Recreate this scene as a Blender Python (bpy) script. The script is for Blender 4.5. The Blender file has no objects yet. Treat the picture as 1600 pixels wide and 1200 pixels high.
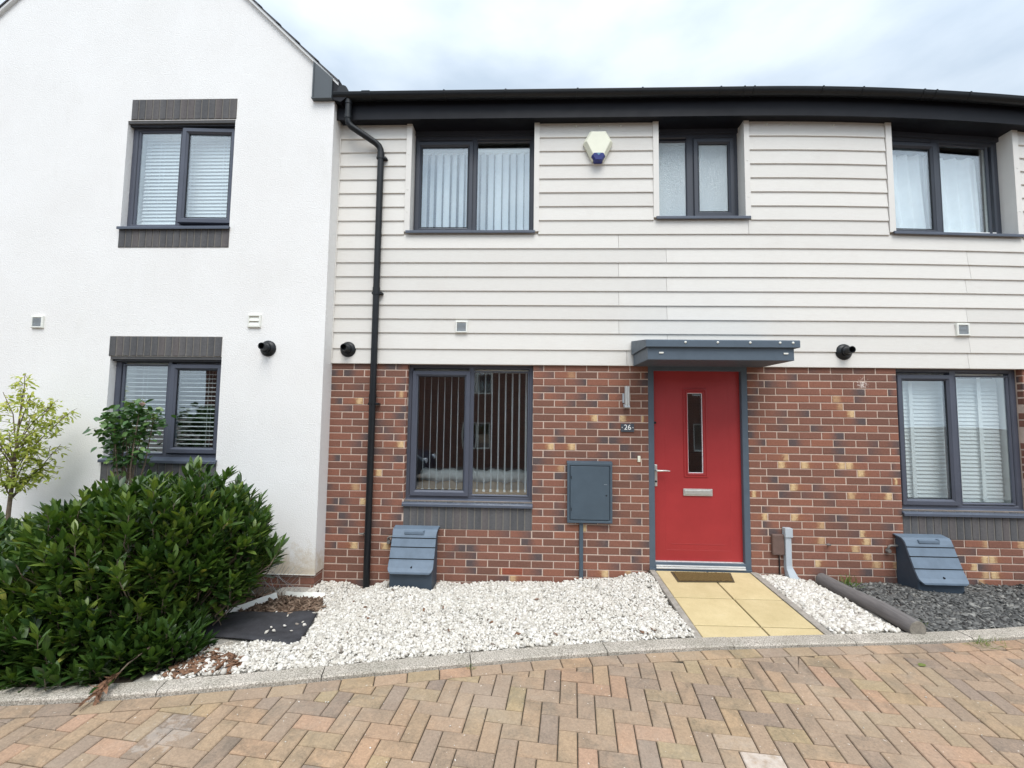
import bpy, math, random
import numpy as np
from mathutils import Vector, Matrix
random.seed(7); RS = np.random.RandomState(11)
SC = bpy.context.scene
COL = SC.collection
rad = math.radians

# ------------------------------------------------------------------ materials
def srgb(r, g, b):
    f = lambda c: (c/255/12.92) if c/255 <= .04045 else ((c/255+.055)/1.055)**2.4
    return (f(r), f(g), f(b), 1)

class NT:
    def __init__(s, name):
        s.m = bpy.data.materials.new(name); s.m.use_nodes = True
        s.t = s.m.node_tree; s.t.nodes.clear()
        s.out = s.n('ShaderNodeOutputMaterial')
        s.p = s.n('ShaderNodeBsdfPrincipled')
        s.l(s.p.outputs[0], s.out.inputs[0])
        s.tc = s.n('ShaderNodeTexCoord')
    def n(s, t, **k):
        x = s.t.nodes.new(t)
        for a, v in k.items(): setattr(x, a, v)
        return x
    def l(s, a, b): s.t.links.new(a, b)
    def noise(s, scale, detail=4, rough=.6, stretch=None, co='Object', dist=0):
        n = s.n('ShaderNodeTexNoise'); n.inputs['Scale'].default_value = scale
        n.inputs['Detail'].default_value = detail; n.inputs['Roughness'].default_value = rough
        n.inputs['Distortion'].default_value = dist
        src = s.tc.outputs[co]
        if stretch:
            m = s.n('ShaderNodeMapping'); m.inputs['Scale'].default_value = stretch
            s.l(src, m.inputs[0]); src = m.outputs[0]
        s.l(src, n.inputs['Vector']); return n.outputs['Fac']
    def ramp(s, fac, stops, interp='LINEAR'):
        r = s.n('ShaderNodeValToRGB'); r.color_ramp.interpolation = interp
        e = r.color_ramp.elements
        while len(e) < len(stops): e.new(.5)
        for i, (p, c) in enumerate(stops):
            e[i].position = p; e[i].color = c if len(c) == 4 else (*c, 1)
        s.l(fac, r.inputs[0]); return r.outputs[0]
    def mix(s, f, a, b, mode='MIX'):
        m = s.n('ShaderNodeMix', data_type='RGBA', blend_type=mode)
        for i, v in ((0, f), (6, a), (7, b)):
            if hasattr(v, 'links'): s.l(v, m.inputs[i])
            else: m.inputs[i].default_value = v
        return m.outputs[2]
    def math(s, op, *a, clamp=False):
        m = s.n('ShaderNodeMath', operation=op); m.use_clamp = clamp
        for i, v in enumerate(a):
            if hasattr(v, 'links'): s.l(v, m.inputs[i])
            else: m.inputs[i].default_value = v
        return m.outputs[0]
    def bump(s, h, strength=.3, dist=.01, prev=None):
        b = s.n('ShaderNodeBump'); b.inputs['Strength'].default_value = strength
        b.inputs['Distance'].default_value = dist; s.l(h, b.inputs['Height'])
        if prev is not None: s.l(prev, b.inputs['Normal'])
        return b.outputs[0]
    def fin(s, col=None, rough=.6, normal=None, metal=0, spec=.5, coat=0):
        for k, v in (('Base Color', col), ('Roughness', rough)):
            if v is None: continue
            if hasattr(v, 'links'): s.l(v, s.p.inputs[k])
            else: s.p.inputs[k].default_value = v
        s.p.inputs['Metallic'].default_value = metal
        s.p.inputs['Specular IOR Level'].default_value = spec
        s.p.inputs['Coat Weight'].default_value = coat
        if normal is not None: s.l(normal, s.p.inputs['Normal'])
        return s.m
def spot(t, cx, cy, cz, r, scale, lo=.5, hi=.62):
    vs = t.n('ShaderNodeVectorMath'); vs.operation = 'DISTANCE'; t.l(t.tc.outputs['Object'], vs.inputs[0]); vs.inputs[1].default_value = (cx, cy, cz)
    f = t.math('SUBTRACT', 1, t.math('DIVIDE', vs.outputs['Value'], r), clamp=True)
    return t.ramp(t.math('ADD', t.noise(scale, 5, .75), t.math('MULTIPLY', t.math('SUBTRACT', f, .5), .35)), [(lo, (0, 0, 0)), (hi, (1, 1, 1))])
W1 = (1, 1, 1, 1)

def mat_simple(name, c, rough=.5, var=.15, scale=12, bump=.1, bscale=60, metal=0, spec=.5, stretch=None):
    t = NT(name)
    n = t.noise(scale, 5, .65, stretch)
    lo = tuple(v*(1-var) for v in c[:3])+(1,); hi = tuple(min(1, v*(1+var)) for v in c[:3])+(1,)
    col = t.ramp(n, [(.3, lo), (.7, hi)])
    r = t.math('MULTIPLY_ADD', t.noise(scale*2.3, 4), .25, rough-.12, clamp=True)
    nb = t.bump(t.noise(bscale, 3), bump, .003)
    return t.fin(col, r, nb, metal, spec)

M = {}
M['frame'] = mat_simple('anthracite_upvc', srgb(76, 80, 92), .38, .07, 3, .06, 260)
M['frame_dark'] = mat_simple('dark_grey_upvc', srgb(58, 62, 71), .42, .08, 3, .06, 260)
M['sill'] = mat_simple('grey_metal_sill', srgb(78, 85, 98), .42, .1, 4, .05, 200)
M['black_pvc'] = mat_simple('black_pvc', srgb(25, 28, 31), .4, .18, 9, .05, 120, spec=.35)
M['fascia'] = mat_simple('black_fascia', srgb(22, 23, 29), .5, .25, 3, .05, 120, stretch=(.4, 1, 3), spec=.22)
M['canopy'] = mat_simple('slate_grey_grp', srgb(80, 93, 105), .5, .08, 8, .1, 90)
M['meter'] = mat_simple('grey_green_cabinet', srgb(70, 84, 95), .5, .09, 7, .08, 90)
M['gas'] = mat_simple('blue_grey_plastic', srgb(100, 115, 130), .55, .12, 9, .1, 70)
M['gas_dark'] = mat_simple('dark_blue_grey_plastic', srgb(62, 74, 86), .55, .12, 9, .1, 70)
M['white_plastic'] = mat_simple('white_plastic', srgb(228, 228, 220), .45, .03, 9, .02, 60)
M['cream_plastic'] = mat_simple('cream_plastic', srgb(226, 226, 206), .42, .03, 9, .02, 60)
M['grey_plastic'] = mat_simple('grey_plastic', srgb(176, 184, 190), .5, .05, 9, .05, 60)
M['brown_plastic'] = mat_simple('brown_plastic', srgb(104, 84, 76), .55, .12, 22, .1, 90)
M['blue_lens'] = mat_simple('blue_lens', srgb(28, 38, 110), .15, .1, 20, 0, 60)
M['teal_lens'] = mat_simple('pale_lens', srgb(96, 130, 160), .2, .1, 20, 0, 60)
M['steel'] = mat_simple('brushed_steel', srgb(200, 200, 196), .32, .08, 30, .02, 300, metal=.55)
M['alu'] = mat_simple('aluminium_threshold', srgb(222, 222, 220), .4, .05, 20, .02, 200, metal=.25)
M['copper'] = mat_simple('old_grey_pipe', srgb(112, 108, 104), .45, .2, 40, .05, 200)
M['blind'] = mat_simple('blind_fabric', srgb(244, 246, 248), .8, .03, 20, .06, 300)
M['slatwhite'] = mat_simple('white_slat', srgb(236, 238, 238), .5, .03, 20, .02, 100)
M['curtain'] = mat_simple('white_curtain', srgb(242, 244, 246), .9, .05, 10, .08, 200)
M['room'] = mat_simple('interior_paint', srgb(120, 116, 110), .9, .1, 3, .02, 60)
M['slate_plate'] = mat_simple('slate_plaque', srgb(66, 72, 80), .6, .1, 40, .1, 120)
M['white_paint'] = mat_simple('white_paint', srgb(242, 242, 238), .6, .02, 20, .02, 100)
M['soldier'] = None
M['slab'] = None

def mat_brick(name, reds, dark, yel):
    t = NT(name)
    a = t.n('ShaderNodeAttribute', attribute_name='bk_a'); b = t.n('ShaderNodeAttribute', attribute_name='bk_b')
    sa = t.n('ShaderNodeSeparateColor'); t.l(a.outputs['Color'], sa.inputs[0])
    sb = t.n('ShaderNodeSeparateColor'); t.l(b.outputs['Color'], sb.inputs[0])
    tone, tone2, yamt = sa.outputs; u, ypos, damt = sb.outputs
    base = t.ramp(tone, [(0, reds[0]), (.35, reds[1]), (.7, reds[2]), (1, reds[3])])
    nz = t.noise(38, 5, .7)
    # fired dark end, on the left or right by tone2
    un = t.math('ADD', u, t.math('MULTIPLY', t.math('SUBTRACT', nz, .5), .55))
    side = t.math('GREATER_THAN', tone2, .5)
    ud = t.math('ABSOLUTE', t.math('SUBTRACT', un, side))
    dk = t.math('MULTIPLY', t.math('SUBTRACT', 1, t.math('DIVIDE', ud, .7), clamp=True), damt, clamp=True)
    col = t.mix(dk, base, dark)
    yd = t.math('ABSOLUTE', t.math('SUBTRACT', un, ypos))
    yf = t.math('MULTIPLY', t.math('SUBTRACT', 1.25, t.math('DIVIDE', yd, .2), clamp=True), yamt, clamp=True)
    yh = t.math('MULTIPLY', t.math('SUBTRACT', 1.1, t.math('DIVIDE', yd, .5), clamp=True), t.math('MULTIPLY', yamt, .55), clamp=True)
    col = t.mix(yh, col, (.33, .14, .06, 1))
    col = t.mix(yf, col, yel)
    mot = t.ramp(t.noise(60, 4, .7), [(.25, (.72, .72, .72)), (.75, (1.2, 1.2, 1.2))])
    col = t.mix(.8, col, mot, 'MULTIPLY')
    sm = t.ramp(t.noise(6, 6, .75), [(.62, (0, 0, 0)), (.85, (.35, .35, .35))])
    col = t.mix(sm, col, (.45, .36, .3, 1))
    col = t.mix(t.math('MULTIPLY', spot(t, 1.70, 0, 1.92, .13, 60, .56, .66), .7), col, (.74, .68, .62, 1))
    bn = t.bump(t.noise(150, 5, .7), .35, .004)
    bn = t.bump(t.noise(30, 4, .6), .3, .006, bn)
    return t.fin(col, .85, bn, spec=.25)
M['brick'] = mat_brick('multi_red_brick', [(.17, .086, .064, 1), (.205, .096, .068, 1), (.235, .107, .076, 1), (.28, .12, .078, 1)],
                       (.105, .078, .076, 1), (.62, .44, .24, 1))
M['blue_brick'] = mat_brick('blue_grey_brick', [(.095, .095, .098, 1), (.108, .107, .110, 1), (.122, .119, .120, 1), (.13, .115, .112, 1)],
                            (.06, .062, .07, 1), (.2, .18, .15, 1))

def mat_mortar(name, c):
    t = NT(name)
    col = t.ramp(t.noise(25, 5, .7), [(.25, tuple(v*.72 for v in c[:3])), (.75, c[:3])])
    return t.fin(col, .95, t.bump(t.noise(300, 4, .7), .5, .003), spec=.15)
M['mortar'] = mat_mortar('mortar', (.66, .52, .43, 1))
M['mortar_grey'] = mat_mortar('grey_mortar', (.22, .205, .185, 1))

def mat_render():
    t = NT('white_render')
    base = t.ramp(t.noise(1.1, 4, .6), [(.3, (.80, .785, .76)), (.7, (.85, .84, .82))])
    # grubby drips near the ground, follow the wall itself
    g = t.noise(2.5, 6, .7, (1, 1, .35))
    st = t.ramp(g, [(.56, (0, 0, 0)), (.8, (.22, .22, .22))])
    col = t.mix(st, base, (.62, .60, .55, 1))
    sp = t.n('ShaderNodeSeparateXYZ'); t.l(t.tc.outputs['Object'], sp.inputs[0])
    band = t.math('SUBTRACT', 1, t.math('DIVIDE', sp.outputs[2], .42), clamp=True)   # rain splash marks above the plinth
    spl = t.ramp(t.math('ADD', t.math('MULTIPLY', band, .5), t.noise(9, 6, .8)), [(.72, (0, 0, 0)), (1.0, (.75, .75, .75))])
    col = t.mix(spl, col, (.56, .46, .32, 1))
    h = t.noise(78, 3, .7)
    return t.fin(col, .92, t.bump(h, .8, .0065), spec=.2)
M['render'] = mat_render()

def mat_board():
    t = NT('cladding_board')
    a = t.n('ShaderNodeAttribute', attribute_name='bk_a')
    sa = t.n('ShaderNodeSeparateColor'); t.l(a.outputs['Color'], sa.inputs[0])
    g = t.noise(9, 6, .7, (1.2, 1, 26))
    base = t.ramp(g, [(.25, (.655, .63, .585)), (.75, (.73, .71, .665))])
    tone = t.ramp(sa.outputs[0], [(0, (.95, .95, .95)), (1, (1.04, 1.04, 1.04))])
    col = t.mix(1, base, tone, 'MULTIPLY')
    col = t.mix(t.ramp(t.noise(1.6, 5, .7), [(.5, (0, 0, 0)), (.85, (.25, .25, .25))]), col, (.55, .5, .45, 1))
    h = t.noise(14, 6, .75, (1.5, 1, 34))
    return t.fin(col, .72, t.bump(h, .32, .006), spec=.3)
M['board'] = mat_board()
M['trim'] = mat_simple('cladding_trim', (.71, .685, .64, 1), .6, .03, 5, .04, 120)

def mat_door():
    t = NT('red_door_skin')
    n = t.noise(3, 4, .6)
    col = t.ramp(n, [(.3, (.335, .028, .030)), (.7, (.385, .033, .035))])
    h = t.noise(22, 6, .8, (9, 1, .8))
    return t.fin(col, .42, t.bump(h, .22, .003), spec=.45)
M['door'] = mat_door()

def mat_paver():
    t = NT('block_pavers')
    a = t.n('ShaderNodeAttribute', attribute_name='bk_a')
    sa = t.n('ShaderNodeSeparateColor'); t.l(a.outputs['Color'], sa.inputs[0])
    c = t.ramp(sa.outputs[0], [(0, (.275, .213, .170)), (.15, (.325, .245, .182)), (.4, (.372, .270, .188)), (.6, (.36, .275, .184)),
                               (.82, (.425, .275, .190)), (1, (.37, .288, .18))])
    big = t.noise(7, 5, .75, dist=.6)
    blot = t.ramp(big, [(.36, (.68, .70, .69)), (.6, (1.08, 1.04, .98))])
    c = t.mix(sa.outputs[1], c, t.mix(1, c, blot, 'MULTIPLY'))
    c = t.mix(.95, c, t.ramp(t.noise(75, 6, .85), [(.28, (.62, .62, .62)), (.72, (1.28, 1.28, 1.28))]), 'MULTIPLY')
    pale = t.ramp(t.noise(1.3, 6, .75), [(.5, (0, 0, 0)), (.8, (.34, .34, .34))])
    c = t.mix(pale, c, (.50, .44, .36, 1))
    speck = t.ramp(t.noise(55, 2, .5), [(.735, (0, 0, 0)), (.76, (1, 1, 1))])
    c = t.mix(speck, c, (.66, .6, .52, 1))
    c = t.mix(t.math('MULTIPLY', sa.outputs[2], t.ramp(t.noise(24, 5, .7), [(.35, (.3, .3, .3)), (.6, (1, 1, 1))])), c, (.66, .60, .54, 1))
    c = t.mix(t.math('MULTIPLY', spot(t, .08, -2.26, -.12, .26, 17, .52, .60), .17), c, (.66, .65, .63, 1))
    bn = t.bump(t.noise(170, 5, .75), .4, .004)
    return t.fin(c, .88, bn, spec=.22)
M['paver'] = mat_paver()
M['joint'] = mat_simple('joint_sand', (.06, .052, .04, 1), .95, .35, 60, .5, 300, spec=.1)
M['soil'] = mat_simple('soil', (.11, .085, .065, 1), .95, .4, 14, .8, 60, spec=.1)

def mat_kerb():
    t = NT('granite_kerb')
    v = t.noise(130, 4, .8)
    c = t.ramp(v, [(.38, (.17, .155, .14)), (.5, (.47, .435, .395)), (.62, (.76, .72, .66))])
    st = t.ramp(t.noise(3.2, 6, .75), [(.4, (.72, .70, .64)), (.68, (1.04, 1.0, .95))])
    c = t.mix(1, c, st, 'MULTIPLY')
    return t.fin(c, .88, t.bump(t.noise(240, 4, .7), .5, .004), spec=.3)
M['kerb'] = mat_kerb()

def mat_slab():
    t = NT('buff_slab')
    a = t.n('ShaderNodeAttribute', attribute_name='bk_a')
    sa = t.n('ShaderNodeSeparateColor'); t.l(a.outputs['Color'], sa.inputs[0])
    c = t.ramp(t.noise(4, 6, .7), [(.25, (.53, .42, .22)), (.6, (.63, .51, .285)), (.85, (.67, .56, .35))])
    c = t.mix(1, c, t.ramp(sa.outputs[0], [(0, (.93, .93, .93)), (1, (1.05, 1.05, 1.05))]), 'MULTIPLY')
    c = t.mix(t.ramp(t.noise(17, 5, .8), [(.58, (0, 0, 0)), (.8, (.4, .4, .4))]), c, (.34, .27, .14, 1))
    c = t.mix(.5, c, t.ramp(t.noise(160, 4, .7), [(.3, (.8, .8, .8)), (.7, (1.12, 1.12, 1.12))]), 'MULTIPLY')
    return t.fin(c, .88, t.bump(t.noise(170, 4, .7), .3, .003), spec=.25)
M['slab'] = mat_slab()

def mat_stone(name, stops, rough=.75, patch=None):
    t = NT(name)
    a = t.n('ShaderNodeAttribute', attribute_name='bk_a')
    sa = t.n('ShaderNodeSeparateColor'); t.l(a.outputs['Color'], sa.inputs[0])
    c = t.ramp(sa.outputs[0], stops)
    c = t.mix(.6, c, t.ramp(t.noise(70, 4, .7), [(.25, (.8, .8, .8)), (.75, (1.1, 1.1, 1.1))]), 'MULTIPLY')
    if patch: c = t.mix(t.ramp(t.noise(1.2, 5, .7), [(.5, (0, 0, 0)), (.75, (.5, .5, .5))]), c, patch)
    return t.fin(c, rough, t.bump(t.noise(120, 3), .3, .003), spec=.3)
M['gravel'] = mat_stone('white_limestone', [(0, (.16, .12, .09)), (.012, (.5, .47, .42)), (.25, (.57, .53, .46)), (.6, (.68, .64, .575)), (1, (.78, .755, .70))])
M['gravelbase'] = mat_simple('gravel_bed', (.40, .375, .33, 1), .95, .3, 60, .8, 120, spec=.1)
M['slate'] = mat_stone('slate_chips', [(0, (.07, .07, .068)), (.5, (.125, .124, .118)), (.9, (.19, .187, .175)), (1, (.34, .33, .30))], .65)
M['slatebase'] = mat_simple('slate_bed', (.05, .05, .05, 1), .95, .3, 60, .8, 120, spec=.1)
M['bark'] = mat_stone('bark_chips', [(0, (.07, .045, .03)), (.5, (.17, .11, .075)), (1, (.32, .235, .17))], .9)
M['log'] = mat_simple('weathered_grey_timber', srgb(112, 108, 106), .8, .22, 6, .5, 40, stretch=(9, 1, 9))
M['log_end'] = mat_simple('weathered_end_grain', srgb(128, 122, 112), .85, .3, 40, .5, 90)
M['edging'] = mat_simple('concrete_edging', (.33, .30, .26, 1), .9, .25, 20, .4, 160, spec=.2)
M['fabric'] = mat_simple('weed_fabric', srgb(56, 56, 60), .8, .35, 14, .9, 110)
M['mat'] = mat_simple('brown_coir', srgb(104, 86, 56), .98, .2, 60, .9, 220, spec=.05)
M['mat_rim'] = mat_simple('rubber_rim', srgb(84, 72, 52), .7, .1, 30, .1, 100)
M['brown_sill'] = mat_simple('brown_step', srgb(112, 78, 70), .7, .2, 20, .3, 100)
M['tile'] = mat_simple('dark_roof_tile', srgb(66, 66, 70), .75, .2, 8, .4, 60)
M['bargeboard'] = mat_simple('white_bargeboard', srgb(214, 214, 212), .5, .04, 4, .03, 60)
M['kneeler'] = mat_simple('grey_box_end', srgb(72, 78, 82), .45, .06, 3, .03, 60)
M['asphalt'] = mat_simple('road_surface', (.16, .14, .125, 1), .9, .25, 5, .6, 200, spec=.2)
M['wire'] = mat_simple('galvanised_wire', srgb(150, 150, 150), .45, .1, 40, 0, 60, metal=.6)
M['bark_wood'] = mat_simple('twig_bark', (.16, .12, .085, 1), .9, .3, 30, .5, 90)
M['dry_leaf'] = mat_simple('dry_leaf', (.20, .105, .06, 1), .85, .5, 60, .3, 90)
M['airbrick'] = mat_simple('terracotta', (.32, .09, .05, 1), .7, .15, 30, .2, 90)
M['far_brick'] = None

def mat_leaf(name, stops, rough=.35, back=.25, spec=.5):
    t = NT(name)
    a = t.n('ShaderNodeAttribute', attribute_name='bk_a')
    sa = t.n('ShaderNodeSeparateColor'); t.l(a.outputs['Color'], sa.inputs[0])
    c = t.ramp(sa.outputs[0], stops)
    mid = t.math('LESS_THAN', t.math('ABSOLUTE', t.math('SUBTRACT', sa.outputs[1], .5)), .05)
    c = t.mix(t.math('MULTIPLY', mid, .35), c, t.mix(1, c, (2.2, 2.0, 1.8, 1), 'MULTIPLY'))
    m = t.fin(c, rough, spec=spec)
    tr = t.n('ShaderNodeBsdfTranslucent'); t.l(t.mix(1, c, (1.3, 1.5, .5, 1), 'MULTIPLY'), tr.inputs[0])
    mx = t.n('ShaderNodeMixShader'); mx.inputs[0].default_value = back
    t.l(t.p.outputs[0], mx.inputs[1]); t.l(tr.outputs[0], mx.inputs[2]); t.l(mx.outputs[0], t.out.inputs[0])
    return m
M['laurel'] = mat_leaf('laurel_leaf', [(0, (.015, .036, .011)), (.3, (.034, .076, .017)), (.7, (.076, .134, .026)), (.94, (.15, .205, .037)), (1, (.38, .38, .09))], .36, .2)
M['maple'] = mat_leaf('yellow_green_leaf', [(0, (.21, .27, .055)), (.5, (.34, .38, .085)), (1, (.50, .48, .13))], .5, .35, .3)
M['rose'] = mat_leaf('rose_leaf', [(0, (.03, .07, .025)), (.6, (.065, .14, .04)), (1, (.13, .21, .06))], .38, .2)
M['grass'] = mat_leaf('grass_blade', [(0, (.06, .10, .02)), (.6, (.12, .2, .04)), (1, (.32, .3, .12))], .6, .3, .3)
M['petal'] = mat_simple('pale_pink_petal', srgb(226, 196, 190), .7, .1, 40, .05, 60)

def mat_glass(name, tint=.97, boost=.85, base=.15, rough=.0):
    t = NT(name); t.t.nodes.remove(t.p)
    tr = t.n('ShaderNodeBsdfTransparent'); tr.inputs[0].default_value = (tint*.97, tint, tint, 1)
    gl = t.n('ShaderNodeBsdfGlossy'); gl.inputs['Roughness'].default_value = rough
    gl.inputs[0].default_value = (.93, .97, 1, 1)
    fr = t.n('ShaderNodeLayerWeight'); fr.inputs[0].default_value = .5
    f = t.math('MULTIPLY_ADD', t.math('POWER', fr.outputs['Facing'], 4.0), boost, base, clamp=True)
    if rough < .01:
        wv = t.bump(t.noise(2.2, 1, .4), .02, .05); t.l(wv, gl.inputs['Normal'])
    mx = t.n('ShaderNodeMixShader'); t.l(f, mx.inputs[0]); t.l(tr.outputs[0], mx.inputs[1]); t.l(gl.outputs[0], mx.inputs[2])
    t.l(mx.outputs[0], t.out.inputs[0]); return t.m
M['glass'] = mat_glass('window_glass')
def mat_obscure():
    t = NT('obscured_glass')
    h = t.noise(55, 3, .6, dist=1.2)
    m = t.fin((.70, .79, .83, 1), .14, t.bump(h, .7, .01), spec=.9)
    tr = t.n('ShaderNodeBsdfTransparent'); tr.inputs[0].default_value = (.85, .9, .9, 1)
    mx = t.n('ShaderNodeMixShader'); mx.inputs[0].default_value = .45
    t.l(t.p.outputs[0], mx.inputs[1]); t.l(tr.outputs[0], mx.inputs[2]); t.l(mx.outputs[0], t.out.inputs[0])
    return m
M['obscure'] = mat_obscure()

# ------------------------------------------------------------------ mesh helpers
def bow(P):
    """Bend the upper terrace down at right to match lens curvature in the image."""
    d = np.maximum(0, P[:, 0]-4.3)**2
    h = np.clip((P[:, 2]-2.1)/3.03, 0, 1.3)**1.5
    Q = P.copy(); Q[:, 2] -= .022*d*h  # drop fitted to the roofline's pixels in the image, not a real sag
    return Q

class MB:
    def __init__(s): s.v = []; s.f = []; s.a = []; s.b = []; s.mi = []; s.m = 0
    def add(s, vs, fs, a=None, b=None):
        o = len(s.v); s.v.extend(vs); s.f.extend([tuple(o+i for i in f) for f in fs]); s.mi.extend([s.m]*len(fs))
        n = len(vs)
        if a is not None: s.a.extend(a if isinstance(a, list) else [a]*n)
        if b is not None: s.b.extend(b if isinstance(b, list) else [b]*n)
        return s
    def box(s, x0, x1, y0, y1, z0, z1, a=None):
        v = [(x, y, z) for z in (z0, z1) for y in (y0, y1) for x in (x0, x1)]
        return s.add(v, [(0, 2, 3, 1), (4, 5, 7, 6), (0, 1, 5, 4), (2, 6, 7, 3), (0, 4, 6, 2), (1, 3, 7, 5)], a)
    def prism_x(s, prof, x0, x1, a=None):      # profile in (y,z), extruded along x
        n = len(prof); v = [(x0, y, z) for y, z in prof]+[(x1, y, z) for y, z in prof]
        f = [(i, (i+1) % n, n+(i+1) % n, n+i) for i in range(n)]+[tuple(range(n))[::-1], tuple(range(n, 2*n))]
        return s.add(v, f, a)
    def prism_y(s, prof, y0, y1, a=None):      # profile in (x,z), extruded along y
        n = len(prof); v = [(x, y0, z) for x, z in prof]+[(x, y1, z) for x, z in prof]
        f = [(i, (i+1) % n, n+(i+1) % n, n+i) for i in range(n)]+[tuple(range(n))[::-1], tuple(range(n, 2*n))]
        return s.add(v, f, a)
    def prism_z(s, prof, z0, z1, a=None):
        n = len(prof); v = [(x, y, z0) for x, y in prof]+[(x, y, z1) for x, y in prof]
        f = [(i, (i+1) % n, n+(i+1) % n, n+i) for i in range(n)]+[tuple(range(n))[::-1], tuple(range(n, 2*n))]
        return s.add(v, f, a)
    def ring(s, x0, x1, z0, z1, prof):         # mitred frame: prof = closed list of (inset, y)
        n = len(prof); v = []
        for cx, cz, sx, sz in ((x0, z0, 1, 1), (x1, z0, -1, 1), (x1, z1, -1, -1), (x0, z1, 1, -1)):
            v += [(cx+sx*i, y, cz+sz*i) for i, y in prof]
        f = []
        for c in range(4):
            d = (c+1) % 4
            for i in range(n):
                j = (i+1) % n; f.append((c*n+i, d*n+i, d*n+j, c*n+j))
        return s.add(v, f)
    def tube(s, pts, r, n=12, caps=True):
        pts = [Vector(p) for p in pts]; rs = r if isinstance(r, (list, tuple)) else [r]*len(pts)
        v = []; up = None
        for i, p in enumerate(pts):
            d = (pts[min(i+1, len(pts)-1)]-pts[max(i-1, 0)]).normalized()
            if up is None:
                up = Vector((0, 0, 1)) if abs(d.z) < .9 else Vector((1, 0, 0))
            x = d.cross(up).normalized(); up = x.cross(d).normalized()
            for k in range(n):
                t = 2*math.pi*k/n; q = p+x*math.cos(t)*rs[i]+up*math.sin(t)*rs[i]; v.append(tuple(q))
        f = [(i*n+k, i*n+(k+1) % n, (i+1)*n+(k+1) % n, (i+1)*n+k) for i in range(len(pts)-1) for k in range(n)]
        if caps: f += [tuple(range(n))[::-1], tuple(range((len(pts)-1)*n, len(pts)*n))]
        return s.add(v, f)
    def lathe_y(s, cx, cz, prof, n=28):        # prof = (radius, y)
        v = []; m = len(prof)
        for r, y in prof: v += [(cx+r*math.cos(2*math.pi*k/n), y, cz+r*math.sin(2*math.pi*k/n)) for k in range(n)]
        f = [(i*n+k, i*n+(k+1) % n, (i+1)*n+(k+1) % n, (i+1)*n+k) for i in range(m-1) for k in range(n)]
        f += [tuple(range(n)), tuple(range((m-1)*n, m*n))[::-1]]
        return s.add(v, f)

def mesh_arr(name, V, F, attrs=None, smooth=False):
    """V (n,3); F (m,k) index array"""
    me = bpy.data.meshes.new(name)
    V = np.asarray(V, np.float32); F = np.asarray(F, np.int32)
    me.vertices.add(len(V)); me.vertices.foreach_set('co', V.ravel())
    me.loops.add(F.size); me.loops.foreach_set('vertex_index', F.ravel())
    me.polygons.add(len(F)); k = F.shape[1]
    me.polygons.foreach_set('loop_start', np.arange(0, F.size, k, dtype=np.int32))
    if smooth: me.polygons.foreach_set('use_smooth', np.ones(len(F), bool))
    me.update(calc_edges=True)
    for nm, A in (attrs or {}).items():
        at = me.attributes.new(nm, 'FLOAT_COLOR', 'POINT')
        A = np.asarray(A, np.float32)
        at.data.foreach_set('color', np.hstack([A, np.ones((len(A), 1), np.float32)]).ravel())
    return me

def obj(name, src, mat, parent=None, smooth=False, bev=0, bows=False):
    base = np.array(parent['_base']) if parent is not None and '_base' in parent else np.zeros(3)
    if isinstance(src, MB):
        V = np.array(src.v, float)
        if bows: V = bow(V)
        me = bpy.data.meshes.new(name)
        me.from_pydata([tuple(p) for p in (V-base)], [], src.f)
        for nm, A in (('bk_a', src.a), ('bk_b', src.b)):
            if A:
                at = me.attributes.new(nm, 'FLOAT_COLOR', 'POINT')
                at.data.foreach_set('color', np.hstack([np.array(A, np.float32), np.ones((len(A), 1), np.float32)]).ravel())
        if smooth: me.polygons.foreach_set('use_smooth', [True]*len(me.polygons))
        if max(src.mi, default=0): me.polygons.foreach_set('material_index', src.mi)
    else:
        me = src
    for m in (mat if isinstance(mat, list) else [mat]): me.materials.append(m)
    me.validate()
    import bmesh
    if isinstance(src, MB) and len(src.f) < 60000:
        b = bmesh.new(); b.from_mesh(me); bmesh.ops.recalc_face_normals(b, faces=b.faces); b.to_mesh(me); b.free()
    o = bpy.data.objects.new(name, me); COL.objects.link(o)
    if parent is not None:
        o.parent = parent
        o['_base'] = [float(q) for q in base]
    if bev:
        md = o.modifiers.new('bevel', 'BEVEL'); md.width = bev; md.segments = 2; md.limit_method = 'ANGLE'; md.angle_limit = rad(35)
    if smooth:
        try: me.set_sharp_from_angle(angle=rad(38))
        except Exception: pass
    return o
def tag(o, label=None, cat=None, group=None, kind=None):
    for k, v in (('label', label), ('category', cat), ('group', group), ('kind', kind)):
        if v: o[k] = v
    return o
def thing(name, base, label, cat, group=None):
    o = bpy.data.objects.new(name, None); COL.objects.link(o); o.location = base; o['_base'] = [float(q) for q in base]
    o.empty_display_size = .1
    return tag(o, label, cat, group)
def kids(o): return [c for c in bpy.data.objects if c.parent == o]
def dup(o, loc, label, rz=None):
    tree = {}
    def cp(s, par):
        c = s.copy(); COL.objects.link(c)
        if par is not None: c.parent = par
        for k in kids(s): cp(k, c)
        return c
    r = cp(o, None); r.location = loc; r['label'] = label
    if rz is not None: r.rotation_euler.z = rz
    return r

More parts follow.
